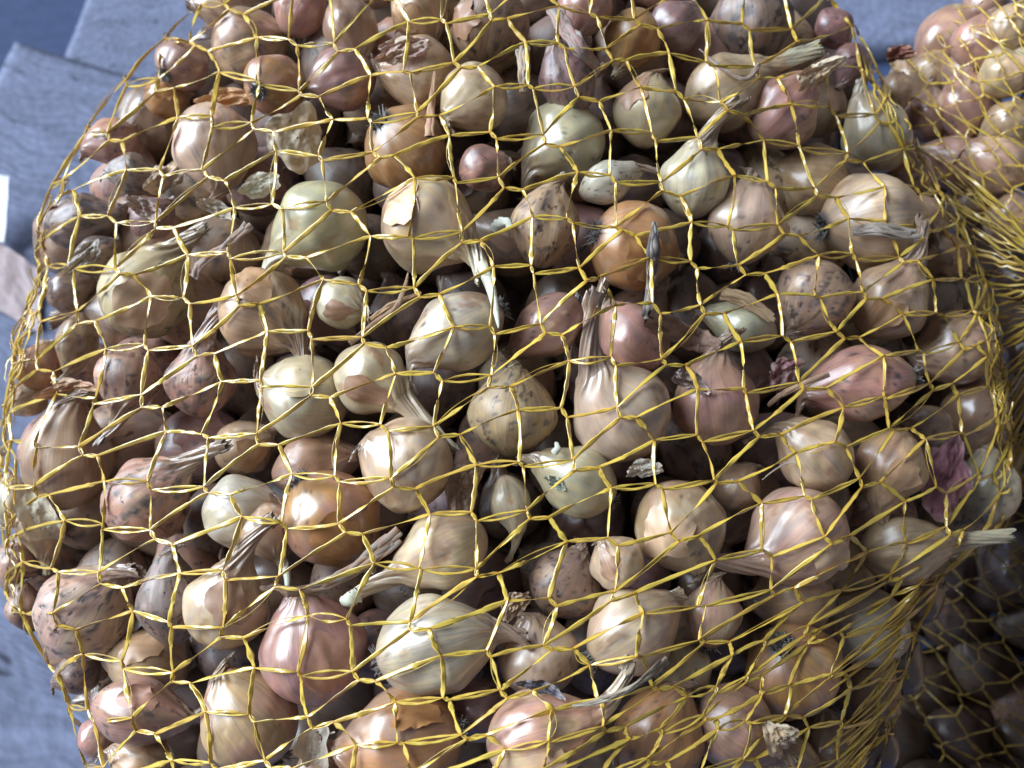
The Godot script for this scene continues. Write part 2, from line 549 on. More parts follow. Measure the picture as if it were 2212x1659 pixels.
# x, y, half-width, half-length over half-width, direction of the neck in degrees, its tilt to the viewer, skin, depth in mm behind the net, neck length, features
func onion(d: Array, group: String, base_depth: float, fine := true) -> Node3D:
	var x: float = d[0]
	var y: float = d[1]
	var pal: String = d[6]
	var feats: String = d[9]
	var k: float = float(d[2]) / F
	var r: float = k * (base_depth + float(d[7]) * 0.001) / (1.0 - 0.92 * k)
	var zc := base_depth + float(d[7]) * 0.001 + 0.92 * r
	var b := Bulb.new()
	b.r = r
	b.hl = r * float(d[3])
	b.nl = r * float(d[8])
	b.seed_ = rng.randf() * 60.0
	b.noise = n1
	b.pear = clampf(0.25 + 0.5 * (float(d[3]) - 1.0) + 0.45 * clampf(float(d[8]), 0.0, 1.0) + rng.randf_range(-0.1, 0.3), 0.0, 1.0)
	b.lemon = clampf(rng.randf_range(-0.3, 0.9) + 1.2 * (float(d[3]) - 1.12), 0.0, 1.0)
	b.squash = rng.randf_range(0.9, 1.03)
	b.flare = rng.randf_range(0.0, 0.9)
	b.ridges = rng.randi_range(5, 11)
	b.ridge = 0.004 + (0.016 if has(feats, "vein") else 0.0) + (0.01 if has(feats, "ridge") else 0.0)
	b.bend = rng.randf_range(-0.75, 0.75)
	if has(feats, "bendl"):
		b.bend = 0.8
	elif has(feats, "hook"):
		b.bend = -0.32
	elif has(feats, "bendr"):
		b.bend = -0.6
	var o := Node3D.new()
	o.name = numbered("onion")
	add_child(o)
	var a := deg_to_rad(float(d[4]))
	var t := deg_to_rad(float(d[5]))
	var ax := (Vector3.RIGHT * cos(a) + up * sin(a)) * cos(t) - fwd * sin(t)
	var bx := Vector3.RIGHT * -sin(a) + up * cos(a)
	o.transform = Transform3D(Basis(bx, ax, bx.cross(ax)), at(x, y, zc))
	# colours
	var base: Color = palette[pal]
	var inner: Color = palette[under[pal]]
	var dirt := amount(feats, "dirt")
	var pink := amount(feats, "pink")
	var patch := amount(feats, "patch")
	if patch == 0.0:
		patch = 0.12
	var green := amount(feats, "green")
	var rows := 44 if fine else 26
	var cols := 65 if fine else 33
	var nrows := (14 if fine else 8) if b.nl > 0.0 else 0
	var pos := PackedVector3Array()
	var col := PackedColorArray()
	var uv := PackedVector2Array()
	var jit := Color(rng.randf_range(0.98, 1.07), rng.randf_range(0.94, 1.02), rng.randf_range(0.88, 1.08))
	var sd := b.seed_
	for i in rows + nrows:
		var s: float
		if i < rows:
			s = -cos(PI * i / (rows - 1))
			if b.nl > 0.0:
				s = minf(s, 1.0)
			elif i == rows - 1:
				s = 1.02
		else:
			s = 1.0 + float(i - rows + 1) / nrows
		for j in cols:
			var th := TAU * j / (cols - 1)
			if j == cols - 1:
				th = 0.0
			var c := cos(th)
			var n := sin(th)
			# a torn edge of the outer skin stands a little proud of the layer below
			var q := n2.get_noise_3d(c * 0.9 + sd, n * 0.9, s * 0.8 - sd) + 0.18 * n3.get_noise_3d(c * 4.0, n * 4.0 + sd, s * 4.0)
			var bare := smoothstep(0.0, 0.05, q - (0.55 - patch))
			var p := b.point(s, th, 0.012 * (1.0 - bare))
			pos.append(p)
			uv.append(Vector2(float(j) / (cols - 1) + 0.13 * sd, (s + 1.0) * 0.4))
			var g := 1.0 + 0.16 * n3.get_noise_3d(c * 1.3, n * 1.3 + sd, s * 1.3)
			var k2 := base.lerp(inner, bare)
			# warm, thicker skin towards root and neck
			var ends := smoothstep(0.35, 0.95, absf(s)) * (0.28 if pal in "GW" else 0.5)
			k2 = k2.lerp(palette.T if pal in "PGW" else base * 0.85, ends)
			var pk := smoothstep(0.65 - pink, 1.0 - pink * 0.5, 0.5 + 0.9 * n3.get_noise_3d(c + sd * 2.0, n, s - sd)) * minf(1.0, pink * 2.2)
			k2 = k2.lerp(Color(0.63, 0.32, 0.27), pk * 0.7)
			k2 = k2.lerp(Color(0.58, 0.57, 0.34), green * 0.5)
			if s > 0.75:
				var nk := smoothstep(0.75, 1.15, s) * 0.85
				var st := 0.5 + 0.5 * n3.get_noise_3d(c * 3.5, n * 3.5, sd)
				k2 = k2.lerp(Color(0.44, 0.31, 0.19).lerp(Color(0.26, 0.17, 0.14), st * st), nk * (0.5 if has(feats, "pale") else 1.0))
				if has(feats, "pale") and s > 1.3:
					k2 = k2.lerp(Color(0.62, 0.60, 0.42), 0.5)
			if s < -0.9 and has(feats, "roots"):
				k2 = k2.lerp(Color(0.16, 0.13, 0.12), smoothstep(-0.9, -0.97, s))
			elif s < -0.9:
				k2 = k2.lerp(Color(0.30, 0.19, 0.13), smoothstep(-0.9, -0.99, s) * 0.8)
			var dust := n2.get_noise_3d(c * 1.5 + sd, n * 1.5 - sd, s * 1.7)
			k2 = k2.lerp(Color(0.30, 0.25, 0.235), smoothstep(0.12, 0.5, dust) * (dirt * 0.8 + (0.06 if pal in "PGW" else 0.25)))
			if dirt > 0.0:
				var dd := n2.get_noise_3d(c * 2.3 + sd, n * 2.3, s * 2.6 + sd) + 0.35 * n3.get_noise_3d(c * 7.0, n * 7.0, s * 7.0 + sd)
				k2 = k2.lerp(Color(0.085, 0.075, 0.075), smoothstep(0.54 - dirt, 0.74 - dirt * 0.8, dd) * 0.9)
				k2 = k2.lerp(Color(0.20, 0.16, 0.13), dirt * 0.1)
			k2 = Color(k2.r * g * jit.r, k2.g * g * jit.g, k2.b * g * jit.b)
			col.append(k2)
	var nrm := grid_normals(pos, rows + nrows, cols, true)
	var m: Material
	var pick := rng.randi() % 2
	if dirt >= 0.25:
		m = M.dirty[pick]
	elif has(feats, "vein") or pal in "KVBT" and pick == 1:
		m = M.veined[pick]
	else:
		m = M.clean[pick]
	var cut := rows * cols
	part("bulb", grid_mesh(pos.slice(0, cut), col.slice(0, cut), uv.slice(0, cut), rows, cols, true, nrm.slice(0, cut)), m, o)
	if nrows > 0:
		var f0 := (rows - 1) * cols
		part("neck", grid_mesh(pos.slice(f0), col.slice(f0), uv.slice(f0), nrows + 1, cols, true, nrm.slice(f0)), M.veined[pick], o)
	splat(pos, o.transform)
	if has(feats, "roots"):
		part("root_tuft", root_tuft(r, b.hl), M.roots, o)
	if has(feats, "sprout"):
		part("sprout", sprout(b, amount(feats, "sprout")), M.sprout, o)
	if has(feats, "peel") or fine and pal in "TPKOB" and not has(feats, "torn") and rng.randf() < 0.3:
		part("skin_flake", peel(b, rng.randf_range(-0.9, 0.9), rng.randf_range(-0.45, 0.35), base, rng.randf_range(0.35, 0.6)), M.peel, o)
	if has(feats, "torn"):
		part("skin_flake", peel(b, rng.randf_range(-0.9, 0.9), 0.45, Color(0.50, 0.33, 0.22), 0.5), M.peel, o)
	tag(o, d[10], "onion", group)
	return o

func root_tuft(r: float, hl: float) -> ArrayMesh:
	var s := Soup.new()
	for k in 90:
		var a := rng.randf() * TAU
		var q := sqrt(rng.randf()) * 0.21 * r
		var p := Vector3(cos(a) * q, -hl * 0.965, sin(a) * q)
		var d := Vector3(cos(a) * rng.randf_range(0.0, 1.0), -1.0, sin(a) * rng.randf_range(0.0, 1.0)).normalized()
		var sw := Vector3(rng.randf_range(-1, 1), rng.randf_range(-0.5, 0.7), rng.randf_range(-1, 1))
		var len := r * rng.randf_range(0.06, 0.19)
		var w := r * rng.randf_range(0.02, 0.04)
		var path := PackedVector3Array()
		var wd := PackedVector3Array()
		var th := PackedVector3Array()
		var tc := PackedColorArray()
		var g := rng.randf_range(0.07, 0.42)
		for i in 4:
			var t := i / 3.0
			path.append(p + d * len * t + sw * len * 0.8 * t * t)
			var x := d.cross(Vector3(0.3, 0.2, 0.9)).normalized()
			wd.append(x * w * (1.0 - 0.7 * t))
			th.append(x.cross(d) * w * (1.0 - 0.7 * t))
			tc.append(Color(g, g * 0.93, g * 0.88))
		s.tube(path, wd, th, tc, 3)
	return s.mesh()

func sprout(b: Bulb, big: float) -> ArrayMesh:
	var s := Soup.new()
	var p0 := b.point(1.75 if b.nl > 0.0 else 0.97, 0.0)
	var p1 := b.point(1.75 if b.nl > 0.0 else 0.97, PI)
	var p := (p0 + p1) * 0.5
	var q := (b.point(1.5, 0.0) + b.point(1.5, PI)) * 0.5 if b.nl > 0.0 else Vector3(0, b.hl * 0.8, 0)
	var d := (p - q).normalized()
	var len := b.r * (0.35 + 1.1 * big)
	var path := PackedVector3Array()
	var wd := PackedVector3Array()
	var th := PackedVector3Array()
	var tc := PackedColorArray()
	for i in 12:
		var t := i / 11.0
		path.append(p + d * len * t + Vector3(-1, 0, 0.2) * len * 0.35 * t * t)
		var w := b.r * 0.145 * sqrt(maxf(0.02, 1.0 - t * t))
		var x := Vector3(1, 0, 0)
		wd.append(x * w)
		th.append(x.cross(d).normalized() * w)
		tc.append(Color(0.70, 0.68, 0.50).lerp(Color(0.72, 0.76, 0.62), t))
	s.tube(path, wd, th, tc, 10)
	return s.mesh()

func peel(b: Bulb, dth: float, s0: float, c: Color, size: float) -> ArrayMesh:
	# a loose scrap of the outer skin, lifting at its torn edge
	var rows := 8
	var cols := 29
	var pos := PackedVector3Array()
	var col := PackedColorArray()
	var uv := PackedVector2Array()
	var sd := rng.randf() * 50.0
	for i in rows:
		var rho := lerpf(0.03, 1.0, float(i) / (rows - 1))
		for j in cols:
			var ph := TAU * (j % (cols - 1)) / (cols - 1)
			var w := 1.0 + 0.30 * n1.get_noise_2d(cos(ph) * 0.8 + sd, sin(ph) * 0.8) + 0.10 * n1.get_noise_2d(cos(ph) * 2.2 + sd, sin(ph) * 2.2) + 0.05 * n1.get_noise_2d(cos(ph) * 6.0 + sd, sin(ph) * 6.0)
			var s := clampf(s0 + rho * w * size * sin(ph), -0.97, 0.97)
			var th := -PI / 2 + dth + rho * w * size * 1.1 * cos(ph)
			var lift := 0.016 + 0.10 * pow(rho, 4.0) * maxf(0.0, n1.get_noise_2d(cos(ph) * 1.1 + sd * 2.0, sin(ph) * 1.1) + 0.35)
			pos.append(b.point(s, th, lift))
			var g := 1.0 + 0.25 * n1.get_noise_3d(th * 6.0, s * 1.5, sd)
			col.append(Color(c.r * g * 0.80, c.g * g * 0.70, c.b * g * 0.66))
			uv.append(Vector2(th, s))
	return grid_mesh(pos, col, uv, rows, cols, true)

# x, y, half-width, length ratio, neck direction, tilt, skin, depth, neck, features, label
func make_bag_onions() -> void:
	front.resize(GW * GH)
	front.fill(9.0)
	var group := "onions in the big net bag"
	var list := [
		[492, 10, 62, 1.1, 190, 15, "T", 10, 0.3, "vein dirt1", "tan onion with a white gleam, on the upper rim of the bag"],
		[542, 100, 80, 1.05, 20, 10, "T", 12, 0.3, "pink2 dirt2", "straw onion with a bright bare spot, beside the upper rim of the bag"],
		[397, 138, 56, 1.1, 55, -40, "K", 4, 0.2, "roots dirt1", "pinkish onion at the bag's shoulder showing a dark root star"],
		[757, 62, 60, 1.25, 290, 5, "B", 10, 0.4, "roots vein", "brown onion standing root up near the top of the picture"],
		[594, 183, 66, 1.05, 55, -56, "O", 0, 0.2, "roots pink4", "rosy orange onion turning its black root tuft to the viewer"],
		[740, 172, 68, 1.1, 200, 10, "V", 8, 0.3, "pink3 vein", "dull purplish onion beside the rosy one with the root tuft"],
		[462, 318, 88, 1.15, 285, 10, "P", 0, 0.4, "patch3 vein", "large glossy cream onion lit brightest near the bag's left shoulder"],
		[240, 306, 50, 1.2, 200, 10, "K", 4, 0.4, "dirt2 peel vein", "greyish pink onion in flaking skin at the bag's left shoulder"],
		[287, 376, 45, 1.3, 170, 0, "D", 8, 0.3, "dirt5", "small grimy brown onion below the flaking grey pink one"],
		[182, 478, 60, 1.5, 10, 5, "D", 6, 0.5, "dirt5 vein", "long soot-stained onion lying sideways at the bag's left rim"],
		[208, 552, 40, 1.4, 30, 0, "D", 10, 0.3, "dirt6", "small blackened onion with scabby skin under the long sooty one"],
		[692, 490, 100, 1.05, 212, 8, "G", 2, 0.9, "patch2 green2 pale", "big pale green onion with its neck running down to the left"],
		[318, 628, 96, 1.12, 52, 12, "P", 2, 1.0, "green3 dirt1 vein", "large pale onion with a long folded neck, in the bag's left part"],
		[905, 158, 76, 1.1, 185, 10, "P", 12, 0.3, "torn dirt1", "cream onion crowned with a ragged pinkish skin patch"],
		[1022, 212, 73, 1.05, 218, 15, "P", 4, 0.25, "pink1", "smooth cream onion with a pointed pink tip, upper middle of the bag"],
		[1057, 52, 82, 1.1, 80, 10, "B", 12, 0.3, "dirt3 vein", "dark speckled brown onion at the top edge, middle of the bag"],
		[1224, 172, 58, 1.4, 112, 12, "V", 6, 0.35, "dirt4 vein roots", "purple grey pear-shaped onion with sooty streaks"],
		[1397, 240, 72, 1.1, 85, 8, "G", 8, 0.3, "torn green2", "greenish onion with a torn brown skin hanging over its side"],
		[880, 322, 92, 1.0, 320, -42, "O", 10, 0.2, "roots vein patch2", "copper onion with a bristly grey root tuft, just above the big sprouting one"],
		[1045, 362, 52, 1.08, 15, 20, "V", 8, 0.3, "pink4 dirt1", "little violet onion tucked beside the big sprouting one"],
		[1215, 310, 90, 1.05, 215, 10, "G", 14, 0.8, "dirt1 ridge", "olive tan onion whose orange neck points down, at the little violet one"],
		[1315, 392, 46, 1.5, 25, 5, "W", 6, 0.9, "green3 dirt2", "slim whitish onion lying level with a dry brown pointed neck"],
		[925, 485, 106, 1.08, 330, 26, "P", -4, 0.75, "peel pink2 sprout7 pale hook", "big shiny tan onion with a white shoot curling from its neck"],
		[1178, 490, 74, 1.22, 80, 10, "T", 6, 0.5, "dirt3 vein", "speckled straw onion standing neck up, right beside the white shoot"],
		[1372, 532, 98, 1.02, 345, -20, "O", 2, 0.2, "roots patch2", "round orange tan onion with a shaggy root tuft on its side"],
		[1500, 388, 74, 1.15, 82, 14, "W", 2, 1.5, "vein green1 dirt1", "white-veined onion with a tall dry neck reaching upward"],
		[1625, 45, 84, 1.15, 100, 10, "D", 12, 0.4, "dirt5 vein", "large dark smoky onion at the top edge, right half of the bag"],
		[1572, 198, 86, 1.12, 28, 10, "T", 6, 1.3, "vein pale dirt1", "pale tan onion with a long neck, slanting up toward the bag's right shoulder"],
		[1690, 238, 80, 1.1, 48, 10, "K", 0, 0.7, "pink4 vein dirt1", "salmon pink onion with a sooty root end"],
		[1893, 288, 74, 1.2, 120, 10, "G", 4, 0.5, "green2 pale", "smooth greenish white onion at the bag's right shoulder"],
		[1752, 390, 78, 1.0, 160, 0, "T", 16, 0.4, "vein", "shaded straw onion behind the dusty pink one with the pale freckles"],
		[1612, 480, 82, 1.15, 80, 8, "P", 2, 0.3, "roots pink2 dirt2", "dusty pinkish tan onion freckled with soot, its scabby tip upward"],
		[1884, 476, 102, 1.15, 8, -8, "P", 0, 0.4, "roots vein patch2", "big pale tan onion, root to the left, in the bag's right upper part"],
		[1920, 650, 82, 1.1, 52, 12, "T", 2, 1.2, "vein pink2", "tan onion with a stout dry neck, slanting out to the bag's right rim"],
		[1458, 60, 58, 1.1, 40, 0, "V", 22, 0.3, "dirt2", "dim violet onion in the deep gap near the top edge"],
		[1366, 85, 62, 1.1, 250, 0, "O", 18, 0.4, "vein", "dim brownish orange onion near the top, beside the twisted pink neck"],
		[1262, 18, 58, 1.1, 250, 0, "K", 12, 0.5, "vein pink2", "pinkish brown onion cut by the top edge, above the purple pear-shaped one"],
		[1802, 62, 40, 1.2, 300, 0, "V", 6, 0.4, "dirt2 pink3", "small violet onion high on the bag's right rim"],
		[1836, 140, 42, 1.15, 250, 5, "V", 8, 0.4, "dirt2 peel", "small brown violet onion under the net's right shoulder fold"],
		[277, 818, 70, 1.1, 272, 18, "K", 2, 1.15, "pink3 dirt3", "pinkish onion with a dark stain and its thick neck hanging down"],
		[434, 818, 76, 1.12, 84, 12, "K", 4, 1.3, "dirt5", "flesh pink onion blotched with black mould, its thin neck upward"],
		[568, 676, 98, 1.03, 335, 22, "T", 0, 1.0, "dirt1 vein", "broad tan onion with a smoky crown, its dry neck to the lower right"],
		[740, 655, 57, 1.05, 350, 30, "W", 8, 0.5, "patch3 torn", "small bright white onion with a scrap of skin at its tip"],
		[657, 856, 94, 1.05, 165, 8, "G", 6, 0.3, "peel green2 patch3", "greyish green onion in a cracked filmy skin, left of the middle"],
		[155, 628, 46, 1.2, 30, 0, "D", 12, 0.4, "dirt2", "dim brown onion at the left rim, behind the large pale folded-neck one"],
		[165, 740, 44, 1.5, 260, 0, "B", 6, 0.8, "vein dirt2", "narrow grey brown onion with a wrinkled neck, at the bag's left edge"],
		[142, 985, 92, 1.3, 84, 8, "T", 0, 0.5, "vein ridge", "long tan onion with pale ribs and a rusty cap, at the bag's left edge"],
		[84, 790, 46, 1.15, 70, 0, "O", 6, 0.3, "pink3", "small orange pink onion pressed against the net's left edge"],
		[62, 862, 38, 1.2, 40, 0, "T", 12, 0.3, "dirt1 peel", "small tan onion behind the bunched net at the left edge"],
		[34, 1085, 50, 1.15, 100, 0, "G", 4, 0.5, "vein pale", "pale green onion half out of the picture at the left edge"],
		[322, 1076, 88, 1.28, 42, 18, "K", 0, 1.5, "pink6 dirt4 vein", "large rose purple onion spattered with black, holding a long stiff neck"],
		[520, 1106, 80, 1.05, 20, 10, "W", 4, 0.3, "green2 patch4", "bright cream white onion beside the rose purple spattered one"],
		[528, 966, 60, 1.1, 30, 0, "T", 16, 0.3, "dirt1", "dim tan onion in the gap above the bright cream white one"],
		[680, 1006, 70, 1.35, 15, 0, "B", 14, 0.4, "vein", "shaded brown onion lying above the copper one with the grey tip"],
		[718, 1124, 106, 1.08, 310, -5, "O", 2, 0.3, "pink5 roots dirt1", "large copper onion, rosy on one side, with a grey scabby tip"],
		[985, 716, 84, 1.36, 208, 6, "G", 0, 0.5, "roots dirt1 pale", "large olive cream lemon-shaped onion in the middle of the bag"],
		[803, 817, 80, 1.16, 328, 20, "G", 2, 2.0, "torn green3 pale", "glossy greenish onion with a very long dry whitish neck"],
		[1108, 892, 96, 1.0, 85, 5, "T", 4, 0.2, "dirt3 patch2", "round ochre onion stained brown, in the very middle of the bag"],
		[1338, 886, 106, 1.12, 130, 22, "P", -2, 1.5, "pink1", "large smooth cream tan onion with a thin neck, leading up and left"],
		[878, 1000, 103, 1.0, 150, 15, "P", -4, 0.15, "patch4", "round shiny cream onion with a tiny hooked tip, left of the middle"],
		[1180, 706, 66, 1.4, 218, 0, "K", 10, 0.3, "roots dirt1", "dull pinkish brown onion behind the thin upright neck in the middle"],
		[1368, 730, 78, 1.12, 130, -10, "K", 6, 0.3, "pink8 roots dirt1", "bright rose onion with a white gleam under the bent dark stalk"],
		[1244, 1036, 76, 1.25, 150, 5, "G", 6, 0.6, "green2 roots", "greenish tan onion with a mouldy grey spot, below the middle"],
		[1104, 1090, 44, 1.5, 285, 5, "G", 12, 1.3, "vein pale", "thin grey green onion curving down into a dry split neck"],
		[1545, 866, 92, 1.08, 98, 8, "K", 2, 0.7, "vein pink5", "pink-striped onion with fine pale ribs and a dark foot"],
		[1470, 1138, 100, 1.04, 300, 6, "P", 2, 0.2, "patch4 pink2 dirt1", "big ochre cream onion with a pink torn patch, right of the middle"],
		[1758, 642, 82, 1.02, 240, 5, "T", 6, 0.3, "dirt4", "brown onion with a silver gleam and soot stains, upper right part"],
		[1600, 702, 58, 1.4, 160, 0, "G", 14, 0.4, "green2 dirt1", "dim green tan onion under the broken straw piece"],
		[2060, 754, 76, 1.2, 200, 0, "T", 2, 0.3, "pink2 dirt2 roots", "greyish tan onion with a pearly gleam at the bag's right edge"],
		[1856, 830, 82, 1.5, 188, 0, "K", 0, 0.5, "roots pink4 dirt2 vein", "long pinkish tan onion lying level with a black frayed root end"],
		[2106, 898, 66, 1.2, 260, 0, "B", 8, 0.4, "dirt2", "dim brown onion behind the net at the bag's right edge"],
		[1760, 980, 80, 1.15, 135, 8, "P", 2, 0.75, "vein pink2 bendl", "pale pinkish onion shaped like a pear, its pointed neck up to the left"],
		[1922, 1010, 76, 1.18, 250, 5, "T", 2, 0.9, "vein peel pink2", "tan onion with crackled skin and a greenish neck hanging down"],
		[2134, 1052, 66, 1.25, 90, 0, "G", 4, 0.3, "dirt2 patch3", "pale green onion with a grey stain beside the purple skin"],
		[1722, 1160, 108, 1.1, 212, 20, "P", -4, 1.2, "peel pink2 patch4 vein", "largest shiny golden onion, its broad neck bent down to the left"],
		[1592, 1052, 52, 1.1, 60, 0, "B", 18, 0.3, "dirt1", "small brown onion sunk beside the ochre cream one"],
		[186, 1322, 102, 1.1, 52, 8, "P", 0, 0.5, "pink3 dirt3", "broad pinkish tan onion with soot at both ends, lower left"],
		[370, 1296, 74, 1.35, 95, 0, "D", 8, 0.3, "dirt3", "grey brown mottled onion, between the broad pinkish and the cream pear ones"],
		[490, 1304, 90, 1.12, 76, 12, "P", -2, 1.5, "torn", "shiny cream onion with a tall twisted neck, an orange skin rag below"],
		[577, 1146, 58, 1.2, 304, 28, "T", 6, 0.7, "sprout5 pale", "tan onion with a thick white shoot poking out of its tip"],
		[677, 1402, 112, 1.12, 100, 6, "K", 0, 0.4, "pink4 vein peel", "heavy pinkish brown onion with a silvery sheen, lower left"],
		[318, 1432, 76, 1.2, 170, 0, "T", 14, 0.3, "green2 dirt1", "dim ochre onion in the gap under the grey brown mottled one"],
		[305, 1536, 70, 1.55, 352, 5, "K", 0, 0.5, "pink5 peel dirt2 vein", "crumpled pink and grey onion lying level near the lower left rim"],
		[537, 1550, 104, 1.1, 125, 5, "T", 0, 0.3, "pink4 patch2 roots", "large tan onion with a rosy shoulder near the bottom, left part"],
		[56, 1312, 40, 1.3, 100, 0, "B", 6, 0.3, "dirt3 roots", "small brown onion poking its tip out at the lower left rim"],
		[165, 1456, 44, 1.2, 200, 0, "D", 8, 0.3, "dirt4", "small dark ochre onion against the lower left net"],
		[212, 1590, 42, 1.15, 70, 0, "K", 4, 0.3, "pink5 torn", "small pink onion with a torn skin at the bottom left net"],
		[308, 1650, 66, 1.1, 150, 0, "T", 4, 0.4, "vein", "tan onion cut by the bottom edge under the crumpled pink one"],
		[40, 1215, 44, 1.2, 160, 0, "K", 6, 0.3, "dirt5 roots", "pinkish onion with a sooty root at the left edge"],
		[85, 1140, 46, 1.4, 280, 0, "T", 6, 0.8, "vein pale", "pale tan onion with papery folds at the left edge"],
		[956, 1190, 86, 1.2, 205, 8, "P", 2, 1.3, "pink2 vein", "tan pink onion pointing its long pale neck down to the left"],
		[940, 1394, 106, 1.25, 18, 5, "G", -2, 0.7, "vein green3 roots", "large green tan onion with a silvery wrinkled skin, lower middle"],
		[1160, 1414, 88, 1.0, 100, 8, "P", 8, 0.2, "patch3 dirt1", "round cream onion partly shaded beside the green tan wrinkled one"],
		[1222, 1258, 78, 1.0, 60, 5, "B", 14, 0.3, "dirt3", "shaded brown speckled onion below the thin grey green one"],
		[1332, 1213, 60, 1.0, 125, 15, "P", 2, 0.15, "torn", "smallest round cream onion with a skin scrap on its crown"],
		[1366, 1360, 94, 1.18, 35, -6, "P", 0, 0.3, "vein roots pink2", "plump pale tan onion with a pink root corner, below the smallest cream one"],
		[866, 1606, 112, 1.22, 190, 4, "O", 0, 0.4, "roots patch3", "large copper orange onion at the bottom edge, middle left"],
		[1172, 1592, 102, 1.22, 18, 6, "P", -4, 1.3, "pink6 vein pale", "large pale pink onion with a thick cut neck, at the bottom edge"],
		[1424, 1592, 98, 1.2, 70, 0, "O", 8, 0.3, "vein dirt1", "orange brown onion behind the pale pink cut neck at the bottom"],
		[1036, 1532, 68, 1.1, 40, 0, "V", 18, 0.3, "dirt1", "dim violet brown onion between the two large ones at the bottom"],
		[1952, 1186, 78, 1.2, 8, 0, "T", 0, 1.8, "vein green2 pale", "ribbed straw onion whose neck juts out past the bag's right rim"],
		[1538, 1326, 64, 1.18, 88, 5, "P", 6, 0.3, "pink4 roots vein", "upright pale onion with a fringed pink root, right of the plump tan one"],
		[1712, 1290, 80, 1.1, 190, 0, "T", 14, 0.3, "", "shaded tan onion underneath the largest shiny golden one"],
		[1878, 1356, 84, 1.1, 150, 5, "W", 10, 0.3, "pale", "whitish onion veiled by the bunched net, lower right"],
		[1714, 1450, 106, 1.0, 300, -35, "O", 2, 0.2, "roots pink3 vein", "broad orange brown onion showing its grey root, lower right"],
		[1588, 1574, 90, 1.1, 330, 6, "K", 2, 0.5, "roots pink3 torn", "pinkish tan onion with a frayed papery tip at the bottom, right part"],
		[1474, 1448, 64, 1.1, 300, 0, "G", 16, 0.3, "dirt1 green3", "dim grey green onion under the fringed pink root"],
		[1792, 1614, 72, 1.1, 100, 0, "B", 10, 0.3, "vein", "brown onion behind the folded net at the bottom right"],
		[1880, 1496, 62, 1.2, 60, 0, "B", 14, 0.3, "dirt2", "dark brown onion behind the folded net, lower right rim"],
		[1938, 1438, 60, 1.1, 60, 0, "S", 12, 0.3, "dirt2", "dark brown onion behind the net's pleats at the lower right rim"],  # S and R fillers: shade behind the net is put into the skins
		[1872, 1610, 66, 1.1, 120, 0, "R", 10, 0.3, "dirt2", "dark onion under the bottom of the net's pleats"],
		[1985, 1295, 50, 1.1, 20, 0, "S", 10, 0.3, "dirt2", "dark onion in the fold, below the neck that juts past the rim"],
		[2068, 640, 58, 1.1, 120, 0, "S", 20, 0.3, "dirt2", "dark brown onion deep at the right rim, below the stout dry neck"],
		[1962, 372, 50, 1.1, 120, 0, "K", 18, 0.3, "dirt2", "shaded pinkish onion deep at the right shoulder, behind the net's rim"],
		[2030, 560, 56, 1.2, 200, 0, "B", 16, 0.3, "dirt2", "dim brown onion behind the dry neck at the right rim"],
		[1690, 1660, 80, 1.1, 120, 0, "T", 10, 0.3, "vein", "tan onion cut by the bottom edge beneath the frayed papery tip"],
		[700, 1672, 62, 1.2, 100, 0, "B", 8, 0.3, "vein", "brown onion at the bottom edge under the ribbed grey skin"],
		[650, 20, 58, 1.1, 60, 0, "K", 8, 0.4, "pink3 vein", "dull pink onion at the top edge, beside the straw one with the bare spot"],
		[905, 22, 62, 1.1, 310, 0, "T", 14, 0.4, "vein patch2", "shaded straw onion at the top edge, left of the dark speckled one"],
		[330, 470, 44, 1.2, 40, 0, "V", 10, 0.3, "dirt3 pink2", "small mauve grey onion above the large pale folded-neck one"],
		[360, 210, 44, 1.1, 10, 0, "O", 16, 0.3, "", "dim orange onion under the bag's left shoulder"],
		[1990, 470, 48, 1.2, 330, 0, "K", 10, 0.4, "dirt2 vein", "small pinkish onion at the right rim beside the grey dry stalk"],
		[1938, 195, 34, 1.2, 280, 0, "T", 10, 0.3, "dirt1", "small tan onion at the right shoulder rim of the bag"],
		[2004, 920, 46, 1.2, 180, 0, "B", 14, 0.3, "dirt2", "dim brown onion under the black frayed root end"],
	]
	for d in list:
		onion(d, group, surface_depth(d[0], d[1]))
	# onions of the next layer, seen only through the gaps
	var used := {}
	var pals := ["S", "R", "D", "V", "S", "R", "S", "B"]  # mostly darkened skins, so the shade in the gaps is painted on
	var n := 0
	for r in 13:
		for c in 15:
			var x := 30.0 + c * 156.0 + (78.0 if r % 2 else 0.0) + rng.randf_range(-22, 22)
			var y := -30.0 + r * 142.0 + rng.randf_range(-22, 22)
			if absf(edge_of(x, y)) > (0.78 if y < 230.0 else 0.93):
				continue
			var best := -1
			var near := 1e9
			for k in list.size():
				var q := Vector2(list[k][0] - x, list[k][1] - y).length()
				if q < near and not used.has(k):
					near = q
					best = k
			if best < 0:
				continue
			used[best] = true
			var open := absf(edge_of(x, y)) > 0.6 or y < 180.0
			var d := [x, y, rng.randf_range(72, 90), rng.randf_range(1.0, 1.3), rng.randf_range(0, 360), rng.randf_range(-20, 20), ["D", "K", "T", "D"][n % 4] if open else pals[n % 8], 33.0 + rng.randf_range(-3, 4), rng.randf_range(0.2, 0.8), "dirt3" if n % 3 else "vein dirt2 peel", "dim onion behind the " + str(list[best][10]).get_slice(",", 0)]  # dirt and dark skin together paint the gap shade, less near the rims
			n += 1
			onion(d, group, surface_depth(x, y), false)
	var where: Array[Transform3D] = []
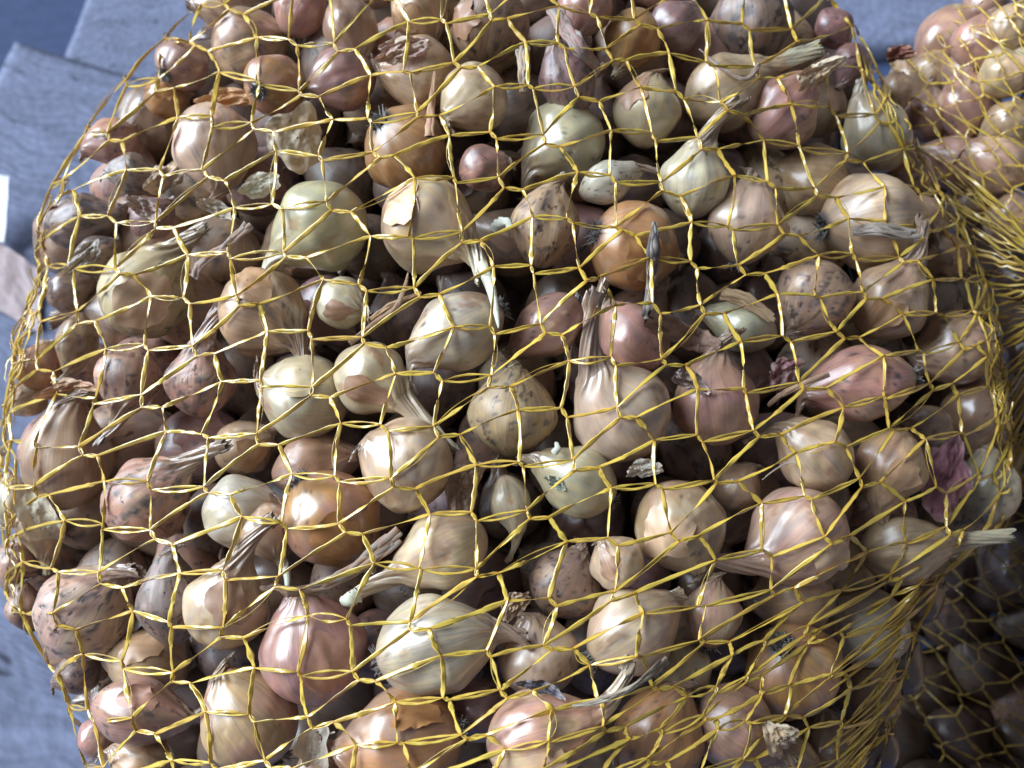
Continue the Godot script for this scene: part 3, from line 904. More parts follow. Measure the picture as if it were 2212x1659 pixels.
	for layer in 3:
		for r in 15:
			for c in 16:
				var x := 0.0 + c * 150.0 + (75.0 if (r + layer) % 2 else 0.0)
				var y := -90.0 + r * 130.0
				if absf(edge_of(x, y)) > 0.9 - 0.1 * layer:
					continue
				var q := at(x, y, surface_depth(x, y) + 0.062 + 0.024 * layer)
				if q.y > 0.016:
					where.append(Transform3D(Basis.from_euler(Vector3(rng.randf() * 6.0, rng.randf() * 6.0, rng.randf() * 6.0)), q))
	mass("inner_and_added_onions", "mass of onions filling the inside of the big net bag", where, ["S", "R", "S", "R", "D"])  # darkened skins paint the shade deep in the heap

func mass(called: String, label: String, where: Array[Transform3D], pals: Array) -> void:
	# the onions further in, and the added layer between the bags
	var b := Bulb.new()
	b.r = 0.0148
	b.hl = 0.0162
	b.nl = 0.008
	b.noise = n1
	b.squash = 0.95
	b.pear = 0.7
	b.lemon = 0.6
	b.ridge = 0.01
	b.ridges = 9
	var pos := PackedVector3Array()
	var col := PackedColorArray()
	var uv := PackedVector2Array()
	for i in 25:
		for j in 29:
			var s := -cos(PI * i / 19.0) if i < 20 else 1.0 + (i - 19) / 5.0
			pos.append(b.point(s, TAU * (j % 28) / 28.0))
			col.append(Color.WHITE if s < 0.8 else Color(0.8, 0.75, 0.7))
			uv.append(Vector2(j / 28.0, (s + 1.0) * 0.4))
	var mm := MultiMesh.new()
	mm.transform_format = MultiMesh.TRANSFORM_3D
	mm.use_colors = true
	mm.mesh = grid_mesh(pos, col, uv, 25, 29, true)
	mm.instance_count = where.size()
	for k in where.size():
		mm.set_instance_transform(k, where[k])
		var g: Color = palette[pals[k % pals.size()]]
		mm.set_instance_color(k, g)
	var mi := MultiMeshInstance3D.new()
	mi.name = numbered(called)
	mi.multimesh = mm
	mi.material_override = M.veined[1]
	add_child(mi)
	tag(mi, label, "onions", "", "stuff")

func make_second_bag_onions() -> void:
	var group := "onions in the second net bag"
	var list := [
		[2044, 84, 62, 1.35, 225, 0, "K", 0, 0.3, "pink5 patch3", "pale pink onion on the upper slope of the second bag"],
		[2118, 92, 58, 1.1, 70, 0, "K", 0, 0.4, "pink3 patch3", "rosy tan onion with a cream side at the top of the second bag"],
		[2186, 60, 52, 1.1, 60, 0, "T", 2, 0.4, "torn vein", "tan onion with ragged skins at the top corner of the second bag"],
		[2168, 158, 52, 1.05, 110, 0, "P", 0, 0.3, "", "bright cream onion in the second bag"],
		[2214, 150, 44, 1.05, 110, 0, "W", 2, 0.3, "", "white onion cut by the picture's edge in the second bag"],
		[2006, 250, 52, 1.1, 90, 5, "K", 0, 0.5, "pink2", "violet pink onion with a lilac gleam in the second bag"],
		[2082, 228, 58, 1.35, 92, 0, "K", 4, 0.9, "pink2 dirt1", "tall pinkish onion with a broad neck in the second bag"],
		[1962, 172, 46, 1.2, 100, 0, "P", 4, 0.5, "torn", "cream onion with a ragged rust skin at the second bag's near corner"],
		[2060, 350, 56, 1.3, 160, 0, "K", 2, 0.5, "dirt2 pink2", "mauve grey onion low in the second bag"],
		[2150, 352, 62, 1.2, 150, 5, "P", 0, 0.3, "pink3", "tan pink onion with a double gleam, low in the second bag"],
		[2176, 268, 50, 1.2, 215, -10, "T", 0, 0.4, "roots", "tan onion showing its root in the second bag"],
		[2186, 478, 56, 1.1, 90, 0, "T", 2, 0.3, "pink2 dirt1", "lowest pearly tan onion in the second bag"],
		[2090, 440, 50, 1.1, 40, 0, "B", 12, 0.3, "dirt2", "dim brown onion where the second bag's net draws together"],
		[1985, 330, 44, 1.1, 40, 0, "B", 14, 0.3, "", "dim brown onion of the second bag behind the big bag's rim"],
		[2240, 250, 54, 1.1, 100, 0, "K", 4, 0.3, "", "pink onion at the picture's edge in the second bag"],
		[2260, 380, 54, 1.1, 100, 0, "T", 4, 0.3, "", "tan onion outside the picture's edge in the second bag"],
		[2130, 12, 46, 1.1, 40, 0, "B", 10, 0.3, "vein", "brown onion behind the ragged skins at the second bag's top"],
		[1952, 240, 54, 1.15, 70, 0, "K", 15, 0.4, "dirt1 vein", "pinkish onion filling the near corner of the second bag"],
		[2015, 165, 54, 1.15, 70, 0, "T", 15, 0.4, "dirt1 vein", "tan onion under the ragged rust skin of the second bag"],
		[2092, 160, 54, 1.15, 70, 0, "K", 15, 0.4, "dirt1 vein", "pink brown onion between the two cream ones of the second bag"],
		[2128, 268, 54, 1.15, 70, 0, "T", 15, 0.4, "dirt1 vein", "shaded tan onion in the middle of the second bag"],
		[2035, 300, 54, 1.15, 70, 0, "B", 15, 0.4, "dirt1 vein", "shaded brown onion under the violet pink one of the second bag"],
		[2110, 405, 54, 1.15, 70, 0, "K", 15, 0.4, "dirt1 vein", "dull pink onion under the double gleaming one of the second bag"],
		[2210, 330, 54, 1.15, 70, 0, "B", 15, 0.4, "dirt1 vein", "brown onion at the edge, low in the second bag"],
		[2230, 80, 54, 1.15, 70, 0, "T", 15, 0.4, "dirt1 vein", "tan onion cut by the edge at the second bag's top"],
		[1935, 330, 54, 1.15, 70, 0, "B", 15, 0.4, "dirt1 vein", "brown onion of the second bag hard against the big bag's rim"],
		[2020, 410, 54, 1.15, 70, 0, "D", 15, 0.4, "dirt1 vein", "dusty onion of the second bag just above the big bag's rim"],
		[2098, 498, 56, 1.1, 60, 0, "R", 18, 0.3, "dirt2", "dark onion of the second bag hidden where the net fan begins"],  # darkened skin standing in for shade behind the fan, as in the next rows
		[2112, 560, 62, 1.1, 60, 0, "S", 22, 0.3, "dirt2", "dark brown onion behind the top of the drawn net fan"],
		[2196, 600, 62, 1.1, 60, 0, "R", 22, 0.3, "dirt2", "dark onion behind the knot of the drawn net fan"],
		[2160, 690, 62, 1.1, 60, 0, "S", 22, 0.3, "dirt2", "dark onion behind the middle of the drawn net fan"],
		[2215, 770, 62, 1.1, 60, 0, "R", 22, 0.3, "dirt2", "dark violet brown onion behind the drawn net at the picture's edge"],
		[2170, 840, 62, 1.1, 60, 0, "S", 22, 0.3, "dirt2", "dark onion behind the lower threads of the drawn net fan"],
		[2062, 1232, 60, 1.1, 60, 0, "R", 8, 0.3, "dirt2", "dark violet onion just past the big bag's lower right bulge"],  # S and R skins from here paint the deep shade between the bags
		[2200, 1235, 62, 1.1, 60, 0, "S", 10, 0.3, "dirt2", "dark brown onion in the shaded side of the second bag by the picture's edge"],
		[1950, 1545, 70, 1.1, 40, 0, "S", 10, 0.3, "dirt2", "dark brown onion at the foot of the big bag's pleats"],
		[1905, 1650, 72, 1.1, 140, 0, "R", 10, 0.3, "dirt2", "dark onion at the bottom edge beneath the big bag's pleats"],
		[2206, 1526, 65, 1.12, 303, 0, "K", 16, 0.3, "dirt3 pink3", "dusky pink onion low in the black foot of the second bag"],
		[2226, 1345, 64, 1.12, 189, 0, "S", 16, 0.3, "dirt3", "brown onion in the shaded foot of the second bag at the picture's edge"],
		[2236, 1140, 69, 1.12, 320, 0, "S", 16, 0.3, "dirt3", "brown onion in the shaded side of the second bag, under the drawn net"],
		[2196, 1645, 63, 1.12, 310, 0, "S", 12, 0.3, "dirt3", "shade-darkened onion at the bottom corner of the second bag"],
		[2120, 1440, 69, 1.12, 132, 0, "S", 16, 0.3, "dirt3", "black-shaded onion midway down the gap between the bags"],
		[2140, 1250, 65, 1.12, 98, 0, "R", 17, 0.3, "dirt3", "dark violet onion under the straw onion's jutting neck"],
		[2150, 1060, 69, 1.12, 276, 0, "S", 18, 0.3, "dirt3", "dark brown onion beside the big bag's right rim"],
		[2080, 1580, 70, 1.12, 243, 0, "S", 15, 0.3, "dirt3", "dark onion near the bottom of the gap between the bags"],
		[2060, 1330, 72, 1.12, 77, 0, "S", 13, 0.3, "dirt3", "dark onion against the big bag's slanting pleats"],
		[2010, 1480, 72, 1.12, 77, 0, "S", 18, 0.3, "dirt3", "shade-darkened onion beside the lowest pleats of the big bag"],
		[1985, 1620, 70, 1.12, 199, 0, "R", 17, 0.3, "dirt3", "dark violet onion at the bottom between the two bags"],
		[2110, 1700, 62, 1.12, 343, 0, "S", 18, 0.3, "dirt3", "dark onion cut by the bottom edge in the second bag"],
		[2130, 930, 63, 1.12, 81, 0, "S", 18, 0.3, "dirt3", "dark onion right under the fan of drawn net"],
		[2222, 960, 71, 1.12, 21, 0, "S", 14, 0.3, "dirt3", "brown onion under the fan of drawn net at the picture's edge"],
	]
	for d in list:
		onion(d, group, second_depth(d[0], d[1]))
	# the rest of the second bag, most of it outside the picture
	var where: Array[Transform3D] = []
	for a in 26:
		for b in 12:
			for c in 26:
				var q := Vector3(0.10 + a * 0.026 + (0.013 if b % 2 else 0.0), 0.016 + b * 0.024, -0.52 + c * 0.026 + (0.013 if b % 2 else 0.0))
				var v := Vector3((q.x - 0.335) / 0.16, (q.y - 0.06) / 0.165, (q.z + 0.255) / 0.25)
				var h := v.length()
				if h > 1.0 or h < 0.72 or (cam_of(q).z > 0.03 and cam_of(q).x < 2350.0):
					continue
				var s := cam_of(q)
				if s.z > 0.03 and s.x < 2250.0 and s.z < second_depth(minf(s.x, 2250.0), s.y) + 0.05:
					continue
				where.append(Transform3D(Basis.from_euler(Vector3(rng.randf() * 6.0, rng.randf() * 6.0, rng.randf() * 6.0)), q))
	mass("inner_and_added_onions", "mass of onions filling the inside of the second net bag", where, ["T", "K", "B", "P", "D", "K", "T"])
	where.clear()  # added onions, coloured dark to put shade over the bare ground here
	for r in 7:
		for c in 5:
			var g := on_plane(1930.0 + c * 142.0 + (71.0 if r % 2 else 0.0), 1130.0 + r * 116.0, 0.010)
			where.append(Transform3D(Basis.from_euler(Vector3(rng.randf() * 6.0, rng.randf() * 6.0, rng.randf() * 6.0)), g))
	mass("inner_and_added_onions", "added layer of darkened onions covering the ground in the gap between the two net bags", where, ["S", "R", "S", "R", "R"])


func second_depth(x: float, y: float) -> float:
	var z := 0.378 - 0.0 * clampf((y - 500.0) / 1200.0, 0.0, 1.0) - 0.012 * clampf((x - 1950.0) / 260.0, 0.0, 1.0)
	var l := along([[-200, 2200], [0, 2090], [100, 1985], [130, 1925], [300, 1900], [500, 1960], [900, 2000], [1240, 1960], [1700, 1860]], y)
	z += 0.058 * smoothstep(800.0, 1250.0, y)
	return z + 0.05 * pow(clampf(1.0 - (x - l) / 190.0, 0.0, 1.2), 2.0)

# ---------------------------------------------------------------- loose skins and dry stalks

func flake(x: float, y: float, w: float, h: float, ang: float, c: Color, c2: Color, curl: float, crinkle: float, lift: float, lean: float, label: String, category := "onion skin") -> void:
	var z := minf(front_at(x, y), surface_depth(x, y) + 0.012) - lift
	var k := z / F
	var rows := 22
	var cols := 61
	var pos := PackedVector3Array()
	var col := PackedColorArray()
	var sd := rng.randf() * 90.0
	for i in rows:
		var rho := lerpf(0.03, 1.0, float(i) / (rows - 1))
		for j in cols:
			var ph := TAU * (j % (cols - 1)) / (cols - 1)
			var cx := cos(ph)
			var cy := sin(ph)
			var f := 1.0 + 0.28 * n1.get_noise_2d(cx * 0.8 + sd, cy * 0.8) + 0.06 * n1.get_noise_2d(cx * 2.4 + sd, cy * 2.4) + 0.03 * n1.get_noise_2d(cx * 6.0 + sd, cy * 6.0)
			var u := rho * f * cx
			var v := rho * f * cy
			var o := curl * u * u * w - curl * 0.5 * v * v * h + crinkle * w * (n2.get_noise_3d(u * 1.6, v * 1.6, sd) + 0.22 * n2.get_noise_3d(u * 3.5, v * 1.5, sd)) * 0.75
			pos.append(Vector3(u * w * k, v * h * k, o * k))
			var vein := n3.get_noise_3d(u * 7.0, v * 1.2, sd)
			var t := clampf(0.5 + 0.9 * n2.get_noise_3d(u * 1.2 + sd, v * 1.2, 3.0) + 0.25 * vein, 0.0, 1.0)
			var q := c.lerp(c2, t)
			var sp := smoothstep(0.42, 0.55, n2.get_noise_3d(u * 3.2, v * 3.2 + sd, 8.0))
			q = q.lerp(Color(0.12, 0.10, 0.09), sp * 0.6)
			q = q.lerp(Color(0.66, 0.56, 0.46), 0.3 * pow(rho, 8.0))
			col.append(q)
	var a := deg_to_rad(ang)
	var bx := Vector3.RIGHT * cos(a) + up * sin(a)
	var by := Vector3.RIGHT * -sin(a) + up * cos(a)
	var bs := Basis(bx, by, -fwd).rotated(bx, lean)
	var o := part("onion_skin_flake", grid_mesh(pos, col, PackedVector2Array(), rows, cols, true), M.skin, self)
	o.transform = Transform3D(bs, at(x, y, z))
	tag(o, label, category, "loose dry skins and stalks among the onions")

func stalk(pts: Array, w: float, c: Color, c2: Color, fibres: int, label: String, category := "dry stalk", called := "dry_stalk") -> void:
	# pts: x, y, height in mm above what lies there, width factor
	var s := Soup.new()
	var mid: Array = []
	for q in pts:
		var z: float = minf(front_at(q[0], q[1]), surface_depth(q[0], q[1]) + 0.014) - q[2] * 0.001
		mid.append(at(q[0], q[1], z))
	var base: Vector3 = mid[0]
	var k := (cam_of(base).z) / F
	var n := (pts.size() - 1) * 7 + 1
	for f in fibres:
		var path := PackedVector3Array()
		var wd := PackedVector3Array()
		var th := PackedVector3Array()
		var tc := PackedColorArray()
		var off := (float(f) - (fibres - 1) / 2.0) / maxf(1.0, fibres) * 2.0
		var sd := rng.randf() * 80.0
		var last := n - (rng.randi() % 3 if fibres > 1 else 0)
		for i in last:
			var t := float(i) / (n - 1) * (pts.size() - 1)
			var g := mini(int(t), pts.size() - 2)
			var u := t - g
			var p: Vector3 = mid[g].cubic_interpolate(mid[g + 1], mid[maxi(g - 1, 0)], mid[mini(g + 2, pts.size() - 1)], u)
			var p2: Vector3 = mid[g].cubic_interpolate(mid[g + 1], mid[maxi(g - 1, 0)], mid[mini(g + 2, pts.size() - 1)], u + 0.03)
			var d := (p2 - p).normalized()
			var b := d.cross(fwd).normalized()
			var ww: float = w * lerpf(pts[g][3], pts[g + 1][3], u) * k * 0.5
			var nse := n1.get_noise_2d(t * 1.7, sd)
			path.append(p - base + b * off * ww * 0.75 + (-fwd) * ww * (0.35 * cos(off * 1.4) + 0.30 * nse) + b * ww * 0.18 * nse)
			var hw := ww * (1.25 / fibres + 0.12) * (1.0 + 0.3 * n1.get_noise_2d(t * 3.0, sd + 7.0))
			var tw := 0.6 * n1.get_noise_2d(t * 0.9, sd + 3.0)
			var wv := (b * cos(tw) - fwd * sin(tw)).normalized()
			wd.append(wv * hw)
			th.append(wv.cross(d).normalized() * hw * 0.55)
			tc.append(c.lerp(c2, clampf(0.5 + 0.8 * n1.get_noise_2d(t * 2.2, sd + 20.0), 0, 1)))
		s.tube(path, wd, th, tc, 7)
	var o := part(called, s.mesh(), M.neck, self)
	o.position = base
	tag(o, label, category, "loose dry skins and stalks among the onions")

func make_skins() -> void:
	var tan := Color(0.55, 0.38, 0.22)
	var pale := Color(0.62, 0.52, 0.38)
	var brown := Color(0.30, 0.19, 0.13)
	var grey := Color(0.36, 0.31, 0.27)
	var plum := Color(0.27, 0.10, 0.12)
	flake(642, 298, 66, 60, 70, tan, pale, 0.30, 0.22, 0.002, 0.3, "curled tan skin flake with dark spots, between the cream and the rosy orange onions")
	flake(2044, 1030, 92, 54, 78, plum, Color(0.42, 0.20, 0.24), 0.12, 0.20, 0.006, 0.15, "crinkled purple skin flake standing out at the bag's right edge")
	flake(492, 212, 62, 20, 5, Color(0.60, 0.30, 0.12), Color(0.64, 0.40, 0.2), 0.3, 0.2, 0.002, 0.4, "orange translucent skin strip below the rosy orange onion's left side")
	flake(564, 398, 46, 26, 12, Color(0.45, 0.43, 0.32), pale, 0.2, 0.15, 0.001, 0.3, "grey green skin scrap under the curled tan flake")
	flake(1002, 1056, 62, 36, 70, brown, Color(0.40, 0.28, 0.20), 0.4, 0.3, 0.002, 0.3, "folded brown papery skin beside the round shiny cream onion")
	flake(1692, 806, 46, 36, 40, plum, Color(0.38, 0.24, 0.22), 0.4, 0.35, 0.002, 0.3, "crumpled plum brown skin between the pink-striped and the long level onion")
	flake(1166, 1484, 52, 15, 345, Color(0.08, 0.08, 0.11), Color(0.22, 0.20, 0.22), 0.3, 0.3, 0.004, 0.3, "blue black shrivelled skin in the lower middle")
	flake(1388, 1012, 40, 22, 10, pale, Color(0.66, 0.62, 0.55), 0.2, 0.3, 0.002, 0.4, "whitish skin scrap below the large smooth cream tan onion")
	flake(680, 1622, 36, 56, 350, grey, pale, 0.5, 0.15, 0.003, 0.2, "ribbed greyish skin husk at the bottom edge")
	flake(1688, 1596, 36, 46, 40, tan, pale, 0.6, 0.5, 0.006, 0.4, "pale curled scrap hanging at the frayed papery tip, bottom right")
	flake(356, 384, 38, 30, 30, tan, grey, 0.5, 0.5, 0.003, 0.3, "broken tan skin beside the glossy cream onion's foot")
	flake(310, 450, 46, 22, 330, Color(0.34, 0.20, 0.17), grey, 0.4, 0.4, 0.002, 0.3, "mauve torn skin near the left shoulder")
	flake(1766, 158, 56, 26, 30, pale, tan, 0.4, 0.3, 0.003, 0.4, "beige sheath of skin under the right shoulder's net fold")
	flake(1938, 116, 34, 16, 10, Color(0.22, 0.08, 0.06), Color(0.38, 0.16, 0.10), 0.6, 0.5, 0.005, 0.3, "dark red curled skin at the second bag's corner")
	flake(1115, 1304, 40, 22, 50, tan, brown, 0.4, 0.4, 0.003, 0.3, "tan torn papery scrap beside the green tan wrinkled onion's neck")
	flake(150, 836, 58, 18, 10, Color(0.42, 0.18, 0.09), tan, 0.4, 0.2, 0.002, 0.4, "rusty skin cap on the long ribbed onion at the left edge")
	flake(1490, 822, 44, 20, 330, Color(0.33, 0.22, 0.20), grey, 0.4, 0.4, 0.003, 0.3, "brown ragged skin on the crown of the pink-striped onion")
	flake(1200, 1042, 24, 12, 330, Color(0.52, 0.58, 0.46), Color(0.30, 0.36, 0.30), 0.2, 0.5, 0.001, 0.2, "small grey green mould patch with whitish threads", "mould")
	flake(470, 452, 44, 15, 330, pale, grey, 0.4, 0.3, 0.003, 0.3, "beige brittle skin strip above the big pale green onion")
	flake(868, 108, 60, 26, 20, Color(0.58, 0.36, 0.34), pale, 0.3, 0.4, 0.003, 0.3, "pinkish white torn skin on the crown of the upper cream onion")
	flake(180, 560, 56, 22, 40, grey, Color(0.52, 0.47, 0.42), 0.4, 0.4, 0.003, 0.3, "grey scabby skin by the left rim under the sooty long onion")
	flake(90, 1120, 40, 60, 20, pale, Color(0.60, 0.55, 0.40), 0.5, 0.25, 0.002, 0.3, "pale papery husk at the left edge")
	stalk([[1236, 1526, 2, 0.4], [1300, 1512, 4, 0.9], [1376, 1478, 5, 0.8], [1440, 1424, 6, 1.8]], 18, Color(0.24, 0.18, 0.13), Color(0.48, 0.43, 0.33), 6, "dry stalk ending in a pale split leaf, lying over the bottom onions")
	stalk([[1414, 478, 3, 0.4], [1412, 540, 4, 1.4], [1406, 620, 4, 1.0], [1398, 690, 3, 1.1]], 22, Color(0.10, 0.085, 0.08), grey, 4, "upright blackish dry stalk over the round orange tan onion")
	stalk([[1398, 684, 3, 1.2], [1450, 712, 3, 1.5], [1510, 738, 2, 1.6], [1556, 748, 1, 0.7]], 36, Color(0.18, 0.11, 0.09), brown, 5, "bent dark brown stalk above the pink-striped onion")
	stalk([[1842, 500, 2, 0.7], [1900, 498, 2, 1.2], [1984, 508, 2, 1.0]], 26, Color(0.22, 0.17, 0.13), grey, 5, "grey brown dry stalk lying across the big pale tan onion")
	stalk([[622, 1280, 3, 0.6], [690, 1268, 4, 1.0], [770, 1226, 4, 1.0], [868, 1150, 3, 1.5]], 32, Color(0.34, 0.20, 0.13), grey, 6, "twisted brown neck strip running up to the tan pink onion")
	stalk([[420, 600, 4, 0.9], [440, 566, 5, 0.9], [490, 530, 5, 0.8], [542, 484, 5, 1.0]], 24, Color(0.40, 0.26, 0.20), grey, 4, "brown dry neck reaching up beside the big pale green onion")
	stalk([[755, 742, 2, 0.8], [810, 700, 4, 1.0], [858, 660, 4, 0.9], [884, 590, 3, 0.6]], 14, Color(0.30, 0.18, 0.12), Color(0.42, 0.28, 0.18), 3, "thin brown twig above the olive cream lemon-shaped onion")
	stalk([[800, 690, 2, 0.7], [850, 656, 3, 0.8], [910, 632, 2, 0.4]], 13, Color(0.40, 0.22, 0.12), tan, 2, "thin reddish straw crossing the brown twig")
	stalk([[1658, 876, 3, 0.5], [1700, 846, 4, 1.0], [1790, 808, 4, 0.9]], 15, tan, Color(0.36, 0.22, 0.16), 3, "thin tan straw lying on the long level onion's tip")
	stalk([[929, 296, 2, 1.2], [932, 230, 4, 0.8], [940, 148, 4, 0.2]], 20, Color(0.48, 0.26, 0.18), tan, 3, "upright pinkish sliver of skin beside the smooth cream onion")
	stalk([[1556, 634, 2, 1.0], [1610, 650, 3, 1.2], [1672, 690, 3, 1.0]], 28, Color(0.42, 0.28, 0.17), tan, 5, "broken tan straw piece above the dim green tan onion")
	stalk([[1130, 200, 2, 0.7], [1132, 150, 4, 1.2], [1128, 96, 4, 1.5]], 24, grey, tan, 7, "frayed brush of dry fibres near the purple pear-shaped onion")
	stalk([[1196, 20, 3, 1.2], [1226, 70, 4, 1.1], [1262, 116, 3, 1.0], [1296, 150, 2, 0.7]], 34, Color(0.36, 0.20, 0.18), grey, 5, "twisted pink grey dry neck at the top edge")
	stalk([[1640, 140, 2, 0.8], [1600, 170, 3, 0.7], [1500, 100, 2, 0.5]], 12, brown, grey, 2, "thin brown straw near the large smoky onion")
	stalk([[1068, 500, 1, 1.0], [1078, 484, 3, 1.0], [1094, 478, 4, 0.9], [1102, 492, 3, 0.5]], 17, Color(0.62, 0.62, 0.52), Color(0.66, 0.66, 0.58), 1, "little white curl of a shoot beside the speckled straw onion", "shoot", "white_shoot")
	stalk([[1196, 978, 2, 0.9], [1204, 970, 4, 1.0], [1202, 956, 3, 0.5]], 12, Color(0.60, 0.60, 0.52), Color(0.66, 0.66, 0.58), 1, "tiny white shoot tip under the round ochre onion", "shoot", "white_shoot")
	stalk([[742, 1300, 2, 0.6], [756, 1294, 3, 1.0], [776, 1284, 2, 1.0]], 24, Color(0.60, 0.62, 0.46), Color(0.62, 0.60, 0.48), 1, "blunt greenish shoot tip at the end of the tan pink onion's neck", "shoot", "white_shoot")
	stalk([[1736, 1008, 1, 0.4], [1700, 1000, 2, 0.5], [1640, 1040, 1, 0.4]], 7, grey, pale, 2, "thin pale root thread in the gap beside the pear-shaped onion")

# ---------------------------------------------------------------- the net

# where the knots of the stretched net lie: column, row of the mesh, then x, y
var knots := [
	[0, 0, 977, 710], [0, 1, 854, 808], [-1, 1, 578, 720], [-1, 2, 487, 822], [-1, 3, 355, 936], [1, 0, 1237, 774], [1, 1, 1124, 888], [1, 2, 1034, 1003], [0, -1, 1069, 581], [1, -1, 1335, 656],
	[2, 0, 1508, 840], [0, 2, 729, 913], [1, 3, 927, 1113], [2, 2, 1321, 1060], [2, 1, 1419, 948], [2, 3, 1220, 1171], [2, 4, 1094, 1305], [2, 5, 954, 1414], [1, 4, 810, 1218], [2, 6, 852, 1515],
	[3, 4, 1391, 1330], [3, 5, 1276, 1435], [3, 6, 1198, 1530], [2, 7, 764, 1610], [0, 3, 630, 1022], [0, 4, 521, 1120], [-1, 4, 224, 1043], [-2, 1, 322, 644], [-2, 2, 231, 752], [-2, 3, 126, 854],
	[-1, 5, 140, 1122], [0, 5, 392, 1232], [0, 6, 283, 1326], [0, 7, 182, 1410], [1, 5, 658, 1333], [1, 6, 554, 1441], [1, 7, 444, 1540], [1, 8, 378, 1645], [0, -2, 1146, 466], [0, -3, 1244, 371],
	[0, -4, 1325, 276], [0, -5, 1388, 186], [0, -6, 1450, 116], [-1, -2, 901, 389], [-1, -1, 800, 511], [-1, 0, 693, 606], [-1, -3, 978, 287], [-1, -4, 1062, 186], [-1, -5, 1136, 84], [-2, -4, 796, 168],
	[-2, -5, 880, 45], [-2, -3, 721, 266], [-2, -2, 588, 330], [-2, -1, 507, 451], [-2, 0, 400, 546], [-3, -2, 395, 252], [-3, -3, 478, 155], [1, -4, 1592, 385], [1, -3, 1490, 479], [1, -5, 1644, 297],
	[1, -6, 1714, 224], [1, -2, 1412, 560], [2, -3, 1767, 553], [2, -2, 1683, 633], [2, -1, 1599, 735], [2, -4, 1833, 472], [2, -5, 1907, 402], [3, -2, 1942, 679], [3, -1, 1918, 766], [3, 0, 1820, 882],
	[3, 1, 1720, 980], [3, 2, 1645, 1085], [4, 2, 1956, 1085], [4, 1, 2001, 948], [4, 0, 2075, 854], [3, 3, 1553, 1214], [4, 4, 1739, 1302], [4, 3, 1872, 1190], [4, 5, 1581, 1414], [4, 6, 1487, 1505],
	[5, 5, 1740, 1393], [5, 6, 1648, 1498], [5, 7, 1553, 1575],
]
var tps := PackedFloat64Array()
var tps_n := 0
# corners of one mesh repeat, as shares of a column and a row: descending link, fork, mid knot, its lower half, crossing, its lower half
var pattern := [Vector2(-0.235, -0.36), Vector2(0, 0), Vector2(0.241, -0.18), Vector2(0.31, -0.10), Vector2(0.574, -0.40), Vector2(0.649, -0.27)]

func fit_net() -> void:
	tps_n = knots.size()
	var n := tps_n + 3
	var a: Array = []
	for i in n:
		var row := PackedFloat64Array()
		row.resize(n + 2)
		a.append(row)
	for i in tps_n:
		for j in tps_n:
			var d := Vector2(knots[i][0] - knots[j][0], knots[i][1] - knots[j][1]).length_squared()
			a[i][j] = 0.5 * d * log(d) if d > 0.0 else 0.12
		a[i][tps_n] = 1.0
		a[i][tps_n + 1] = knots[i][0]
		a[i][tps_n + 2] = knots[i][1]
		a[tps_n][i] = 1.0
		a[tps_n + 1][i] = knots[i][0]
		a[tps_n + 2][i] = knots[i][1]
		a[i][n] = knots[i][2]
		a[i][n + 1] = knots[i][3]
	for c in n:
		var p := c
		for r in range(c, n):
			if absf(a[r][c]) > absf(a[p][c]):
				p = r
		var sw = a[c]
		a[c] = a[p]
		a[p] = sw
		for r in n:
			if r != c and a[r][c] != 0.0:
				var f: float = a[r][c] / a[c][c]
				for k in range(c, n + 2):
					a[r][k] -= f * a[c][k]
	tps.resize(2 * n)
	for i in n:
		tps[2 * i] = a[i][n] / a[i][i]
		tps[2 * i + 1] = a[i][n + 1] / a[i][i]

func net_point(i: float, k: float) -> Vector2:
	var x := tps[2 * tps_n] + tps[2 * tps_n + 2] * i + tps[2 * tps_n + 4] * k
	var y := tps[2 * tps_n + 1] + tps[2 * tps_n + 3] * i + tps[2 * tps_n + 5] * k
	for q in tps_n:
		var d: float = (knots[q][0] - i) * (knots[q][0] - i) + (knots[q][1] - k) * (knots[q][1] - k)
		if d > 0.0:
			var u: float = 0.5 * d * log(d)
			x += u * tps[2 * q]
			y += u * tps[2 * q + 1]
	return Vector2(x, y)

func fold_depth(p: Vector2) -> Vector3:
	# past the rim the net goes on round the side of the bag
	var e := edge_of(p.x, p.y)
	var s := absf(e)
	if s <= 0.84:
		var z := surface_depth(p.x, p.y)
		return Vector3(p.x, p.y, minf(z, front_at(p.x, p.y) - 0.0008) if front_at(p.x, p.y) > z - 0.011 else z - 0.004)
	var a := minf((s - 0.84) / 0.16, 2.9)
	var e2 := 0.84 + 0.16 * sin(a)
	var l := along(rim_left, p.y)
	var r := along(rim_right, p.y)
	var x := (l + r) / 2.0 + signf(e) * e2 * (r - l) / 2.0
	var z2 := surface_depth(x, p.y)
	if a > PI / 2:
		var b := lerpf(0.300, 0.240, p.y / 1659.0)
		z2 = 2.0 * (b + 0.075) - z2 + 0.01 * (a - PI / 2)
	else:
		var fz := front_at(x, p.y)
		z2 = minf(z2, fz - 0.0008) if fz > z2 - 0.011 else z2 - 0.004
	return Vector3(x, p.y, z2)

func gold() -> Color:
	var g := rng.randf_range(0.88, 1.14)
	return Color(0.71 * g, 0.485 * g * rng.randf_range(0.93, 1.05), 0.08 * g)

